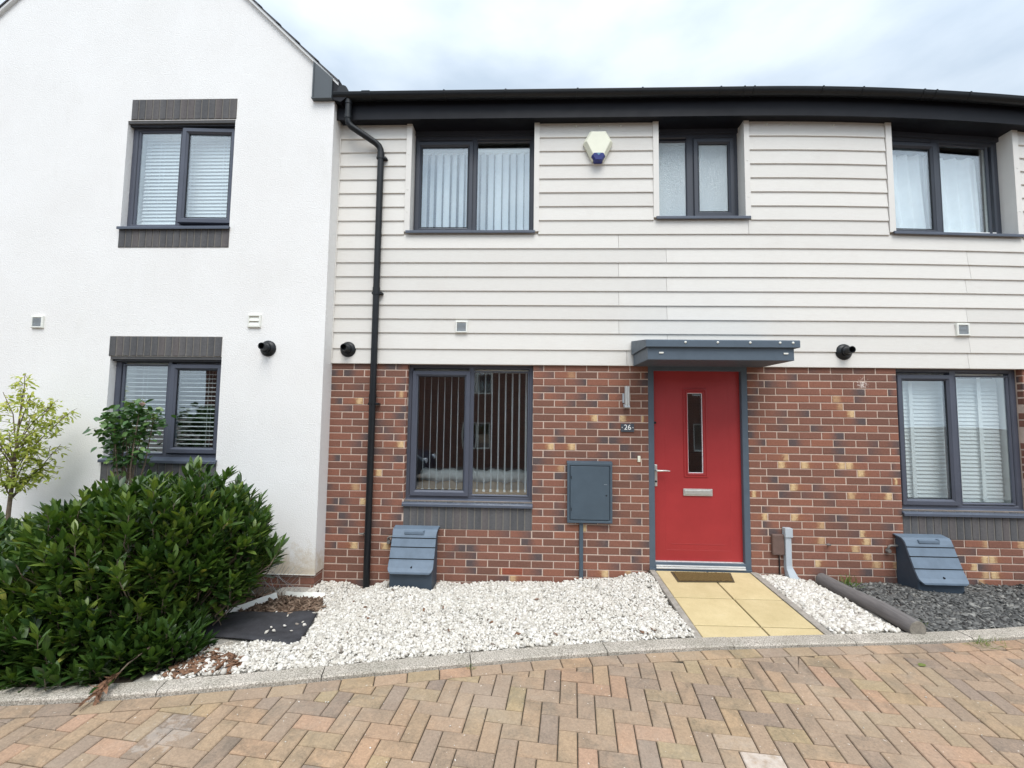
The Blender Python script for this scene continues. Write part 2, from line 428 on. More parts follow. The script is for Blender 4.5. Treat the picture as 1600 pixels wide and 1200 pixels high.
# ------------------------------------------------------------------ ground heights
def gz(y): return -.1409+.0602*(np.maximum(y, -17)+2.5)
def poly(xs, pts):
    px, py = zip(*pts); return np.interp(xs, px, py)
def smooth_curve(pts, deg=4):
    c = np.polyfit([p[0] for p in pts], [p[1] for p in pts], deg)
    x0, x1 = pts[0][0], pts[-1][0]
    def f(x):
        x = np.asarray(x, float); xc = np.clip(x, x0, x1); d = np.polyder(c)
        return np.polyval(c, xc)+np.polyval(d, xc)*(x-xc)
    return f
kf = smooth_curve([(-1.5, -2.125), (-1.02, -2.105), (-.67, -2.075), (-.23, -2.02), (.27, -1.92), (.69, -1.81), (1.22, -1.69), (1.88, -1.57), (2.54, -1.465), (3.22, -1.375), (4.17, -1.268), (4.92, -1.18), (5.69, -1.098)])
KW = .118
def kb(x): return kf(x)+KW            # back of the kerb
def inner(x): return kf(x)-.108       # inner edge of the border course

# ------------------------------------------------------------------ base ground sheet
def ground():
    xs = np.concatenate([[-150, -60, -25], np.arange(-14, 18.1, 1.0), [28, 60, 150]])
    ys = np.array([-150, -60, -30, -17, -12, -9, -7, -5, -4, -3.5, -3, -2.5, -2, -1.5, -1, -.5, 0, 4, 9, 12, 40, 150.])
    V = [(x, y, (gz(y) if y < 0 else gz(0))-(.03 if y < -29 else .40)) for y in ys for x in xs]
    n = len(xs)
    F = [(j*n+i, j*n+i+1, (j+1)*n+i+1, (j+1)*n+i) for j in range(len(ys)-1) for i in range(n-1)]
    o = obj('ground', mesh_arr('ground', V, F), M['soil']); tag(o, kind='structure')
    xs = [-150, -30, 30, 150]; ys = [-150, -17, -7.0]
    V = [(x, y, gz(y)-.02) for y in ys for x in xs]; n = 4
    F = [(j*n+i, j*n+i+1, (j+1)*n+i+1, (j+1)*n+i) for j in range(2) for i in range(3)]
    o = obj('road', mesh_arr('road', V, F), M['asphalt']); tag(o, kind='structure')
ground()

# ------------------------------------------------------------------ block paving
def clip(poly, p0, nrm):
    out = []
    for i in range(len(poly)):
        a, b = poly[i], poly[(i+1) % len(poly)]
        da = (a[0]-p0[0])*nrm[0]+(a[1]-p0[1])*nrm[1]; db = (b[0]-p0[0])*nrm[0]+(b[1]-p0[1])*nrm[1]
        if da >= 0: out.append(a)
        if (da >= 0) != (db >= 0):
            t = da/(da-db); out.append((a[0]+(b[0]-a[0])*t, a[1]+(b[1]-a[1])*t))
    return out
def inset(poly, d):
    n = len(poly); out = []
    cx = sum(p[0] for p in poly)/n; cy = sum(p[1] for p in poly)/n
    for i in range(n):
        a, b, c = poly[i-1], poly[i], poly[(i+1) % n]
        e1 = Vector((b[0]-a[0], b[1]-a[1])); e2 = Vector((c[0]-b[0], c[1]-b[1]))
        if e1.length < 1e-5 or e2.length < 1e-5: out.append(b); continue
        n1 = Vector((-e1.y, e1.x)).normalized(); n2 = Vector((-e2.y, e2.x)).normalized()
        k = 1+n1.dot(n2)
        if k < .3: k = .3
        m = (n1+n2)/k; out.append((b[0]+m.x*d, b[1]+m.y*d))
    return out
def area(p): return .5*sum(p[i-1][0]*p[i][1]-p[i][0]*p[i-1][1] for i in range(len(p)))

def paving():
    mb = MB(); psi = -.1047; gx, gy = 2.2505, -2.1528; c = .1015; g = .0027
    cs, sn = math.cos(psi), math.sin(psi)
    def paver(P, white=0):
        if area(P) < 0: P = P[::-1]
        P = inset(P, g)
        if len(P) < 3 or area(P) < .0006: return
        Q = inset(P, .0045)
        if area(Q) < .0003: return
        r = random.random(); tone = random.random()
        at = (tone, random.random()**.7, white)
        dz = random.gauss(0, .0009); tx = random.gauss(0, .004); ty = random.gauss(0, .004)
        cx = sum(p[0] for p in P)/len(P); cy = sum(p[1] for p in P)/len(P)
        z = lambda p: float(gz(p[1]))+dz+tx*(p[0]-cx)+ty*(p[1]-cy)
        n = len(P)
        V = [(*q, z(q)) for q in Q]+[(*p, z(p)-.005) for p in P]+[(*p, z(p)-.03) for p in P]
        F = [tuple(range(n))]+[(n+i, n+(i+1) % n, (i+1) % n, i) for i in range(n)]+[(2*n+i, 2*n+(i+1) % n, n+(i+1) % n, n+i) for i in range(n)]
        mb.add(V, F, at)
    W = lambda u, v: (gx+u*c*cs+v*c*sn, gy+u*c*sn-v*c*cs)
    for u in range(-85, 95):
        for v in range(-30, 60):
            k = (u-v) % 4
            if k == 0: P = [W(u, v), W(u, v+1), W(u+2, v+1), W(u+2, v)]
            elif k == 3: P = [W(u, v), W(u, v+2), W(u+1, v+2), W(u+1, v)]
            else: continue
            cx = sum(p[0] for p in P)/4; cy = sum(p[1] for p in P)/4
            if cx < -5.5 or cx > 9.5 or cy < -7.1 or cy > float(inner(cx))+.15: continue
            e = .05; y0 = float(inner(cx)); sl = (float(inner(cx+e))-float(inner(cx-e)))/(2*e)
            P = clip(P, (cx, y0), (sl, -1))
            if len(P) >= 3: paver(P, .62 if (u, v) == (8, 0) else (.16 if (u, v) == (7, -1) else 0))
    # border course
    x = -5.6
    xs = [x]
    while x < 9.6:
        sl = (float(kf(x+.05))-float(kf(x-.05)))/.1
        x += .2015/math.hypot(1, sl); xs.append(x)
    for a, b in zip(xs, xs[1:]):
        def P2(x, off):
            sl = (float(kf(x+.05))-float(kf(x-.05)))/.1; L = math.hypot(1, sl)
            return (x+sl*off/L, float(kf(x))-off/L)
        paver([P2(a, .004), P2(b, .004), P2(b, .1035), P2(a, .1035)])
    o = obj('block_paving', mb, M['paver']); tag(o, kind='structure')
    xs = np.arange(-6, 10.01, .25); V = []
    for x in xs:
        for y in (-7.2, -5, float(kf(x))+.02): V.append((x, y, gz(y)-.011))
    n = 3; F = [(i*n+j, (i+1)*n+j, (i+1)*n+j+1, i*n+j+1) for i in range(len(xs)-1) for j in range(2)]
    o = obj('paving_bed', mesh_arr('paving_bed', V, F), M['joint']); tag(o, kind='structure')
paving()

def kerb():
    mb = MB(); joints = [-5.6, -4.7, -3.8, -2.9, -2.0, -1.11, -.2, .70, 1.61, 2.535, 3.45, 4.36, 5.27, 6.18, 7.09, 8.0, 8.9, 9.8]
    for a, b in zip(joints, joints[1:]):
        n = 8; dz = random.gauss(0, .002)
        xs = np.linspace(a+.003, b-.003, n+1); prof_n = 6; V = []
        for x in xs:
            sl = (float(kf(x+.05))-float(kf(x-.05)))/.1; L = math.hypot(1, sl)
            for off, z in ((0, -.10), (0, .014), (.010, .024), (KW-.006, .026), (KW, .020), (KW, -.10)):
                V.append((x-sl*off/L, float(kf(x))+off/L, float(gz(kf(x)))+z+dz))
        F = [(i*6+j, (i+1)*6+j, (i+1)*6+(j+1) % 6, i*6+(j+1) % 6) for i in range(n) for j in range(6)]
        F += [tuple(range(6)), tuple(range(n*6, n*6+6))[::-1]]
        mb.add(V, F)
    o = obj('kerb', mb, M['kerb']); tag(o, kind='structure')
kerb()

# ------------------------------------------------------------------ gravel beds
def wall_level(x):
    return poly(x, [(-3, -.19), (-.6, -.185), (-.08, -.17), (.12, -.185), (.3, -.235), (.52, -.165), (.7, -.145), (1.0, -.15), (1.3, -.16), (1.77, -.133), (2.15, -.136), (2.5, -.104), (2.86, -.064), (3.15, -.012), (4.3, .0), (4.66, -.034), (4.91, -.06), (5.4, -.062), (6.36, -.058), (6.84, -.05), (9, -.05)])
def bed_z(x, y):
    x = np.asarray(x, float); y = np.asarray(y, float)
    yk = kb(x); t = np.clip((y-yk)/np.maximum(.2, -yk), 0, 1)
    zk = gz(yk)+.018
    z = zk*(1-t**1.4)+wall_level(x)*t**1.4
    z = z+.012*np.sin(x*5.1+1)*np.sin(y*6.3)+.006*np.sin(x*13+y*9)
    return z
def bed(name, x0, x1, mat, y1=-.004, dz=-.016):
    nx = int((x1-x0)/.06)+1; ny = 26; V = []
    for x in np.linspace(x0, x1, nx):
        yb = float(kb(x))-.004
        for y in np.linspace(yb, y1, ny): V.append((x, y, float(bed_z(x, y))+dz))
    F = [(i*ny+j, (i+1)*ny+j, (i+1)*ny+j+1, i*ny+j+1) for i in range(nx-1) for j in range(ny-1)]
    o = obj(name, mesh_arr(name, V, F, smooth=True), mat); tag(o, kind='structure')
bed('gravel_bed', -.45, 3.215, M['gravelbase']); bed('gravel_strip', 4.275, 4.87, M['gravelbase'])
bed('slate_bed', 4.87, 9.6, M['slatebase']); bed('planting_soil', -5.6, -.45, M['soil'], -.2)

ICO_V = []; 
_p = (1+5**.5)/2
ICO_V = np.array([(-1, _p, 0), (1, _p, 0), (-1, -_p, 0), (1, -_p, 0), (0, -1, _p), (0, 1, _p), (0, -1, -_p), (0, 1, -_p), (_p, 0, -1), (_p, 0, 1), (-_p, 0, -1), (-_p, 0, 1)])/math.hypot(1, _p)
ICO_F = np.array([(0, 11, 5), (0, 5, 1), (0, 1, 7), (0, 7, 10), (0, 10, 11), (1, 5, 9), (5, 11, 4), (11, 10, 2), (10, 7, 6), (7, 1, 8), (3, 9, 4), (3, 4, 2), (3, 2, 6), (3, 6, 8), (3, 8, 9), (4, 9, 5), (2, 4, 11), (6, 2, 10), (8, 6, 7), (9, 8, 1)])
def rotmats(n, flat=1.0):
    a = RS.uniform(0, 2*np.pi, n); b = RS.normal(0, .5*flat, n); c = RS.normal(0, .5*flat, n)
    ca, sa, cb, sb, cc, sc = np.cos(a), np.sin(a), np.cos(b), np.sin(b), np.cos(c), np.sin(c)
    Rz = np.zeros((n, 3, 3)); Rz[:, 0, 0] = ca; Rz[:, 0, 1] = -sa; Rz[:, 1, 0] = sa; Rz[:, 1, 1] = ca; Rz[:, 2, 2] = 1
    Rx = np.zeros((n, 3, 3)); Rx[:, 0, 0] = 1; Rx[:, 1, 1] = cb; Rx[:, 1, 2] = -sb; Rx[:, 2, 1] = sb; Rx[:, 2, 2] = cb
    Ry = np.zeros((n, 3, 3)); Ry[:, 1, 1] = 1; Ry[:, 0, 0] = cc; Ry[:, 0, 2] = sc; Ry[:, 2, 0] = -sc; Ry[:, 2, 2] = cc
    return Rz@Rx@Ry
def stones(name, P, size, shape, mat, label, cat, jit=.25, flat=1.0, smooth=False):
    n = len(P); s = size*np.exp(RS.normal(0, .28, n))
    sh = np.array(shape)[None, :]*np.exp(RS.normal(0, .18, (n, 3)))
    V = ICO_V[None]*(1+RS.normal(0, jit, (n, 12, 1)))*sh[:, None, :]*s[:, None, None]
    V = np.einsum('nij,nkj->nki', rotmats(n, flat), V)+P[:, None, :]
    F = (ICO_F[None]+12*np.arange(n)[:, None, None]).reshape(-1, 3)
    A = np.repeat(np.stack([RS.uniform(0, 1, n), RS.uniform(0, 1, n), np.zeros(n)], 1), 12, 0)
    o = obj(name, mesh_arr(name, V.reshape(-1, 3), F, {'bk_a': A}, smooth), mat)
    tag(o, label, cat, kind='stuff'); return o
def in_poly(x, y, poly):
    c = np.zeros(len(x), bool); n = len(poly)
    for i in range(n):
        (x1, y1), (x2, y2) = poly[i-1], poly[i]
        k = ((y1 > y) != (y2 > y)); xi = (x2-x1)*(y-y1)/((y2-y1) or 1e-9)+x1
        c ^= k & (x < xi)
    return c
FAB = [(.235, -.86), (.285, -1.10), (.33, -1.36), (.10, -1.36), (-.12, -1.42), (-.5, -1.35), (-.55, -.93), (-.10, -.90)]
BARK = [(-.62, -.93), (.20, -.86), (.215, -.74), (.14, -.60), (.06, -.50), (-.30, -.47), (-.62, -.5)]
def scatter(n, x0, x1, ytop=-.02):
    x = RS.uniform(x0, x1, n); y0 = kb(x)+.012; y = RS.uniform(-2.3, 0, n)
    k = (y > y0) & (y < np.where(x < -.13, ytop-.2, ytop)); return x[k], y[k]
GB = [(.60, 1.09, -.27), (5.645, 6.075, -.27)]
def gravel():
    x, y = scatter(100000, -.55, 3.21)
    k = ~in_poly(x, y, FAB) & ~in_poly(x, y, BARK) & ~((x < -.12) & (y > -1.45)) & (x > -.33-.0*y)
    k &= ~((x > GB[0][0]) & (x < GB[0][1]) & (y > GB[0][2]))
    x, y = x[k][:37000], y[k][:37000]
    x2, y2 = scatter(16000, 4.28, 4.80); x2, y2 = x2[:4600], y2[:4600]
    lay = lambda a: RS.uniform(-.012, .007, len(a))
    P = np.stack([x, y, bed_z(x, y)+lay(x)], 1)
    stones('white_gravel', P, .0108, (1.15, .9, .66), M['gravel'], 'white limestone gravel spread below the brick wall, left of the path', 'gravel')
    P = np.stack([x2, y2, bed_z(x2, y2)+lay(x2)], 1)
    stones('white_gravel', P, .0135, (1.15, .9, .68), M['gravel'], 'narrow strip of white gravel between the slab path and the grey log', 'gravel')
    x, y = scatter(90000, 4.86, 9.3)
    k = ~((x < 4.98) & (y < -.02) & (x < 4.93+.02)) & ~((x > GB[1][0]) & (x < GB[1][1]) & (y > GB[1][2]))
    x, y = x[k], y[k]
    P = np.stack([x, y, bed_z(x, y)+RS.uniform(-.012, .004, len(x))], 1)[:26000]
    stones('slate_chippings', P, .015, (1.5, .85, .26), M['slate'], 'dark grey slate chippings in the bed right of the log', 'slate chips', .2, .7)
    # bark patch
    x = RS.uniform(-.65, .25, 2600); y = RS.uniform(-1, -.4, 2600); k = in_poly(x, y, BARK); x, y = x[k], y[k]
    P = np.stack([x, y, bed_z(x, y)+RS.uniform(-.008, .012, len(x))], 1)
    stones('bark_chippings', P, .013, (2.6, .55, .35), M['bark'], 'brown bark chips and dead twigs in the corner by the white house', 'bark chips', .25, .8)
    # leaf litter under the laurel by the kerb
    x = RS.uniform(-.3, .15, 500); y = RS.uniform(-1.85, -1.45, 500); k = (y > kb(x)+.01) & (y < kb(x)+.28-.5*(x+.1)) & (x < .12); x, y = x[k], y[k]
    P = np.stack([x, y, bed_z(x, y)+RS.uniform(0, .014, len(x))], 1)
    stones('leaf_litter', P, .016, (1.8, .9, .12), M['dry_leaf'], 'rusty dead leaves lying between the laurel and the kerb', 'dead leaves', .25, .6)
    # fabric sheet
    V = []; F = []; nx, ny = 26, 16
    mb = MB()
    for i in range(nx):
        for j in range(ny):
            u = i/(nx-1); v = j/(ny-1)
            xr = .235+(.33-.235)*v; xl = -.55
            xx = xl+(xr-xl)*u; yy = -.89-.49*v+.04*math.sin(u*5)*v
            z = float(bed_z(xx, yy))+.016+.008*math.sin(xx*11+yy*7)+.01*math.sin(yy*17-xx*5)*.5-(.016 if v > .98 or u > .98 else 0)
            V.append((xx, yy, z))
    F = [(i*ny+j, (i+1)*ny+j, (i+1)*ny+j+1, i*ny+j+1) for i in range(nx-1) for j in range(ny-1)]
    o = obj('weed_membrane', mesh_arr('weed_membrane', V, F, smooth=True), M['fabric'])
    md = o.modifiers.new('t', 'SOLIDIFY'); md.thickness = .004
    tag(o, 'black woven weed membrane lying bare between laurel and gravel', 'membrane')
    xs = [(.03, -.98), (.17, -1.10), (.20, -1.07), (.02, -1.2), (.07, -1.25), (.03, -1.28), (.22, -.92), (.19, -1.22), (.24, -1.12), (.10, -1.15)]
    P = np.array([(a, b, float(bed_z(a, b))+.027) for a, b in xs])
    stones('white_gravel', P, .014, (1.2, .9, .6), M['gravel'], 'few stray white stones lying on the black membrane', 'gravel')
gravel()

# path
def path():
    mb = MB(); g = .004
    ym = lambda x: float(kb(x))+.003
    rows = [(-.035, -.592), (-.608, -1.048), (-1.064, None)]
    for x0, x1 in ((3.274, 3.777), (3.790, 4.203)):
        for a, b in rows:
            y1 = a; ya = b if b is not None else ym(x0); yb = b if b is not None else ym(x1)
            P = [(x0, ya), (x1, yb), (x1, y1), (x0, y1)]
            Q = inset(P, .004); t = (random.random(), 0, 0); z = lambda p: float(gz(p[1]))+.012
            V = [(*q, z(q)) for q in Q]+[(*p, z(p)-.004) for p in P]+[(*p, z(p)-.05) for p in P]; n = 4
            mb.add(V, [(0, 1, 2, 3)]+[(n+i, n+(i+1) % n, (i+1) % n, i) for i in range(n)]+[(2*n+i, 2*n+(i+1) % n, n+(i+1) % n, n+i) for i in range(n)], t)
    o = obj('path', mb, M['slab']); tag(o, kind='structure')
    mb = MB()
    for x0, x1 in ((3.213, 3.266), (4.209, 4.268)):
        for a, b in ((-.03, -.62), (-.625, None)):
            ya = b if b else ym(x0)
            V = [(x, y, float(gz(y))+dz) for dz in (-.08, .018) for x, y in ((x0, ya), (x1, ya), (x1, a), (x0, a))]
            mb.add(V, [(3, 2, 1, 0), (4, 5, 6, 7), (0, 1, 5, 4), (1, 2, 6, 5), (2, 3, 7, 6), (3, 0, 4, 7)])
    o = obj('path_edging', mb, M['edging'], bev=.004); tag(o, kind='structure')
    xs = [3.2, 4.28]; V = [(x, y, float(gz(y))-.004) for x in xs for y in (ym(3.2)-.01, -.0)]
    o = obj('path_bed', mesh_arr('path_bed', V, [(0, 2, 3, 1)]), M['joint']); tag(o, kind='structure')
path()

# ------------------------------------------------------------------ brickwork
YEL = [(5.13, 1.78, .45), (5.18, 1.7, .4), (5.29, 1.62), (4.62, 1.15, .6), (4.56, 1.09), (4.79, 1.08), (5.17, 1.09), (5.23, 1.09), (5.34, 1.01), (5.43, 0.94), (5.69, 0.95), (4.67, 0.86), (4.28, 0.78), (5.24, 0.79, .7), (5.62, 0.8), (4.39, 0.56), (4.67, 0.57), (4.95, 0.5, .6), (5.32, 0.42), (4.94, 0.34, .6), (5.38, 0.34), (5.27, 0.26, .8), (5.39, 0.19, .7), (4.88, 0.12), (5.47, 0.12, .7), (5.67, 0.12, .7), (6.54, 0.31, .5), (6.88, 0.32, .6), (6.52, 0.18), (6.58, 0.18), (6.42, 0.1), (6.52, 0.03, .7), (6.59, 0.03), (6.46, -0.05, .5), (0.63, 1.77, .7), (0.19, 1.7), (0.65, 1.25), (0.43, 0.95), (0.18, 0.8, .5), (0.25, 0.64), (0.19, 0.18), (0.51, 0.19), (2.43, 2.0, .3), (2.68, 1.54), (2.95, 1.54), (3.16, 1.54), (2.22, 1.24), (2.44, 1.25), (2.33, 1.04, .5), (2.57, 0.42), (2.78, -0.04), (3.02, -0.04, .6), (1.72, -0.04), (1.83, -0.12, .7), (7.4, 1.1), (7.8, .4), (8.3, 1.4)]
def lay_bricks(mb, x0, x1, z0, z1, holes, offs, y=0., start=None, jt=.010, yel=(), P=lambda a, b, c: (a, b, c), rows=None):
    """stretcher bond; offs(row) gives phase; each brick a shallow bevelled block"""
    k0 = int(math.floor(z0/.075)); k1 = int(math.ceil(z1/.075))
    for k in range(k0, k1):
        zb = k*.075+jt/2; zt = (k+1)*.075-jt/2
        zb = max(zb, z0); zt = min(zt, z1)
        if zt-zb < .012: continue
        edges = [x0]+[e for e in offs(27-k+1, x0, x1) if x0+.03 < e < x1-.03]+[x1]
        zc = (zb+zt)/2
        for a, b in zip(edges, edges[1:]):
            a2 = a+(jt/2 if a > x0 else 0); b2 = b-(jt/2 if b < x1 else 0)
            segs = [(a2, b2)]
            for hx0, hx1, hz0, hz1 in holes:
                if hz0 < zc < hz1:
                    ns = []
                    for s, e in segs:
                        if e <= hx0 or s >= hx1: ns.append((s, e))
                        else:
                            if s < hx0: ns.append((s, hx0))
                            if e > hx1: ns.append((hx1, e))
                    segs = ns
            for s, e in segs:
                if e-s < .02: continue
                tone = random.random(); ya = 0; yp = 0
                da = 0
                r = random.random()
                if r < .33: da = random.uniform(.5, 1.1)
                elif r < .42: da = 1.6
                for q in yel:
                    if s <= q[0] <= e and zb-.006 <= q[1] <= zt+.006: ya = q[2] if len(q) > 2 else 1.; yp = (q[0]-s)/(e-s); da = 0; tone = .9
                yo = y+random.gauss(0, .0007); j = lambda: random.gauss(0, .0009)
                bv = .004; A = (tone, random.random(), ya)
                xs = (s+j(), e+j()); zz = (zb+j(), zt+j())
                V = [P(xs[0], yo+.010, zz[0]), P(xs[1], yo+.010, zz[0]), P(xs[1], yo+.010, zz[1]), P(xs[0], yo+.010, zz[1]),
                     P(xs[0], yo+.0015, zz[0]), P(xs[1], yo+.0015, zz[0]), P(xs[1], yo+.0015, zz[1]), P(xs[0], yo+.0015, zz[1]),
                     P(xs[0]+bv, yo-.0012, zz[0]+bv), P(xs[1]-bv, yo-.0012, zz[0]+bv), P(xs[1]-bv, yo-.0012, zz[1]-bv), P(xs[0]+bv, yo-.0012, zz[1]-bv)]
                F = [(8, 9, 10, 11)]+[(4+i, 4+(i+1) % 4, 8+(i+1) % 4, 8+i) for i in range(4)]+[(i, (i+1) % 4, 4+(i+1) % 4, 4+i) for i in range(4)]
                B = [(u, yp, da) for u in (0, 1, 1, 0)]*3
                mb.add(V, F, A, B)
def soldiers(mb, x0, x1, z0, z1, y, pitch=.0752):
    n = max(1, round((x1-x0)/pitch)); p = (x1-x0)/n
    for i in range(n):
        s = x0+i*p+(.0045 if i else 0); e = x0+(i+1)*p-(.0045 if i < n-1 else 0)
        yo = y+random.gauss(0, .0008); bv = .003; zb, zt = z0, z1+random.gauss(0, .0015)
        V = [(s, yo+.012, zb), (e, yo+.012, zb), (e, yo+.012, zt), (s, yo+.012, zt),
             (s+bv, yo-.002, zb+bv), (e-bv, yo-.002, zb+bv), (e-bv, yo-.002, zt-bv), (s+bv, yo-.002, zt-bv)]
        F = [(4, 5, 6, 7)]+[(k, (k+1) % 4, 4+(k+1) % 4, 4+k) for k in range(4)]
        mb.add(V, F, (random.random(), random.random(), 0), [(u, 0, .3) for u in (0, 1, 1, 0)]*2)
def wall_cells(mb, x0, x1, z0, z1, holes, y0, y1):
    xs = sorted({x0, x1, *[h[i] for h in holes for i in (0, 1) if x0 < h[i] < x1]})
    zs = sorted({z0, z1, *[h[i] for h in holes for i in (2, 3) if z0 < h[i] < z1]})
    def solid(i, j):
        if i < 0 or j < 0 or i >= len(xs)-1 or j >= len(zs)-1: return False
        cx, cz = (xs[i]+xs[i+1])/2, (zs[j]+zs[j+1])/2
        return not any(h[0] < cx < h[1] and h[2] < cz < h[3] for h in holes)
    for i in range(len(xs)-1):
        for j in range(len(zs)-1):
            if not solid(i, j): continue
            a, b, c, d = xs[i], xs[i+1], zs[j], zs[j+1]
            mb.add([(a, y0, c), (b, y0, c), (b, y0, d), (a, y0, d)], [(0, 1, 2, 3)])
            mb.add([(a, y1, c), (b, y1, c), (b, y1, d), (a, y1, d)], [(3, 2, 1, 0)])
            for di, dj, q in ((-1, 0, ((a, c), (a, d))), (1, 0, ((b, d), (b, c))), (0, -1, ((b, c), (a, c))), (0, 1, ((a, d), (b, d)))):
                if not solid(i+di, j+dj):
                    (p, r), (s, t) = q; mb.add([(p, y0, r), (s, y0, t), (s, y1, t), (p, y1, r)], [(0, 1, 2, 3)])

# ================================================================== TERRACED HOUSE
TH = thing('terraced_house', (3.7, 0, 0), 'brick and cream boarded terraced house with grey windows and black eaves', 'house')
XR = 9.2; XL = -.128
LW = (.69, 2.026, .66, 2.09); DR = (3.223, 4.24, .0, 2.10); RW = (5.742, 6.99, .66, 2.09)
SOL = [(.69, 2.026, .375, .66), (5.742, 6.99, .375, .66)]
ULW = (.67, 2.02, 3.54, 4.80); UMW = (3.347, 4.258, 3.69, 4.80); URW = (5.785, 7.02, 3.54, 4.80)
def offs(row, x0, x1):
    if x0 < 4: return [.225*n+(0 if row % 2 == 0 else .1125) for n in range(-3, 20)]
    if row % 2: return [4.415+.225*n for n in range(0, 25)]
    return [4.355]+[4.5275+.225*n for n in range(0, 25)]
mb = MB()
lay_bricks(mb, XL, 3.223, -.38, 2.095, [LW, SOL[0], (1.72, 1.94, -.075, 0)], offs, yel=YEL)
lay_bricks(mb, 4.24, XR, -.38, 2.095, [RW, SOL[1]], offs, yel=YEL)
lay_bricks(mb, 3.223, 4.24, -.38, -.002, [], lambda r, a, b: [.225*n+(0 if r % 2 == 0 else .1125) for n in range(10, 22)])
lay_bricks(mb, .0, .06, .66, 2.09, [], lambda r, a, b: [], P=lambda a, b, c: (6.990+b, a, c))
lay_bricks(mb, .0, .06, .66, 2.09, [], lambda r, a, b: [], P=lambda a, b, c: (.690-b, a, c))
bw = obj('brick_wall', mb, M['brick'], TH)
mb = MB(); wall_cells(mb, XL-.1, XR, -.6, 2.12, [LW, DR, RW], .0035, .25)
obj('mortar_backing', mb, M['mortar'], TH)
def band(par, a, b, c, d, y):
    mb = MB(); soldiers(mb, a, b, c+.003, d-.004, y)
    o = obj('blue_brick_band', mb, M['blue_brick'], par)
    mb = MB(); mb.box(a-.001, b+.001, y+.0025, y+.021, c, d); obj('band_mortar', mb, M['mortar_grey'], o)
for q in SOL: band(TH, *q, -.001)
# air brick
mb = MB(); mb.box(1.725, 1.935, .003, .012, -.07, -.005)
for i in range(5): mb.box(1.73, 1.93, -.002, .0045, -.066+i*.0128, -.066+i*.0128+.0075)
obj('air_brick', mb, M['airbrick'], TH)
# upper wall behind boards
mb = MB(); wall_cells(mb, XL-.1, XR, 2.12, 5.0, [ULW, UMW, URW], .0, .25)
obj('upper_wall', mb, M['trim'], TH, bows=True)
# boards
ZL = [2.088, 2.249, 2.423, 2.573, 2.7235]+[2.7235+.15445*i for i in range(1, 13)]+[4.76]
JX = {0: [3.0, 6.45], 1: [3.421, 6.47], 2: [2.92], 3: [3.421, 6.46], 4: [2.92], 5: [3.421, 6.47], 6: [2.92, 6.52], 7: [3.421, 6.50], 8: [2.92], 9: []}
mb = MB()
for i, (a, b) in enumerate(zip(ZL, ZL[1:])):
    cuts = [XL+.012, XR]; spans = [(XL+.012, XR)]
    zc = (a+b)/2
    if zc > 3.52: spans = [(XL+.012, .612), (2.066, 3.292), (4.312, 5.725), (7.075, XR)]
    if 3.49 < a < 3.52: spans = [(XL+.012, .612), (2.066, 4.282), (4.286, 5.725), (7.075, XR)]
    for s, e in spans:
        js = [s]+[j for j in JX.get(i, []) if s < j < e]+[e]
        for p, q in zip(js, js[1:]):
            p2 = p+.0015 if p > s else p; q2 = q-.0015 if q < e else q
            n = max(1, int((q2-p2)/.4)); t = (random.random(), 0, 0)
            prof = [(.002, a), (-.024, a), (-.026, a+.002), (-.026, a+.008), (-.0125, b+.004), (.002, b+.004)]
            xs = np.linspace(p2, q2, n+1); V = []
            for x in xs: V += [(x, y, z) for y, z in prof]
            m = len(prof)
            F = [(k*m+r, (k+1)*m+r, (k+1)*m+(r+1) % m, k*m+(r+1) % m) for k in range(n) for r in range(m)]+[tuple(range(m)), tuple(range(n*m, n*m+m))[::-1]]
            mb.add(V, F, t)
obj('cladding', mb, M['board'], TH, bows=True)
# vertical trims lining the openings
for (a, b, c, d) in (ULW, UMW, URW):
    for x0, x1 in ((a-.055, a+.004), (b-.004, b+.052)):
        n = 6; mb = MB()
        for k in range(n):
            z0 = c-.012+(4.745-c+.012)*k/n; z1 = c-.012+(4.745-c+.012)*(k+1)/n
            mb.box(x0, x1, -.032, .13, z0, z1)
        obj('opening_trim', mb, M['trim'], TH, bows=True)
mb = MB(); mb.box(XL+.001, XL+.011, -.028, .01, 2.09, 4.74)
obj('end_trim', mb, M['trim'], TH)
mb = MB()
for x, z in ((.15, 4.66), (2.47, 4.70), (2.72, 4.70), (2.95, 4.70), (4.5, 4.70), (4.75, 4.70), (5.2, 4.70), (.64, 4.0), (.64, 3.75), (.64, 4.4), (4.285, 4.3), (4.285, 3.9), (2.045, 3.8), (7.045, 4.3), (7.045, 3.8)):
    mb = MB(); mb.lathe_y(x, z, [(.006, -.036), (.006, -.02)], 8)
    obj('cladding_screw', mb, M['white_plastic'], TH, bows=True)

# eaves: soffit, fascia, gutter, roof
def along(prof, x0, x1, n=40):
    mb = MB(); xs = np.linspace(x0, x1, n+1); m = len(prof); V = []
    for x in xs: V += [(x, y, z) for y, z in prof]
    F = [(k*m+r, (k+1)*m+r, (k+1)*m+(r+1) % m, k*m+(r+1) % m) for k in range(n) for r in range(m)]+[tuple(range(m)), tuple(range(n*m, n*m+m))[::-1]]
    return mb.add(V, F)
obj('soffit', along([(.15, 4.742), (-.118, 4.742), (-.118, 4.754), (.15, 4.754)], XL+.02, XR), M['fascia'], TH, bows=True)
obj('fascia', along([(-.118, 4.728), (-.132, 4.728), (-.132, 4.965), (-.118, 4.965)], XL-.0, XR), M['fascia'], TH, bows=True)
gp = []
for k in range(13):
    a = math.pi+math.pi*k/12; gp.append((-.192+.058*math.cos(a), 4.955+.058*math.sin(a)))
gpi = [(-.192+.053*math.cos(math.pi+math.pi*k/12), 4.955+.053*math.sin(math.pi+math.pi*k/12)) for k in range(12, -1, -1)]
lip = [(-.252, 4.952), (-.252, 4.96)]
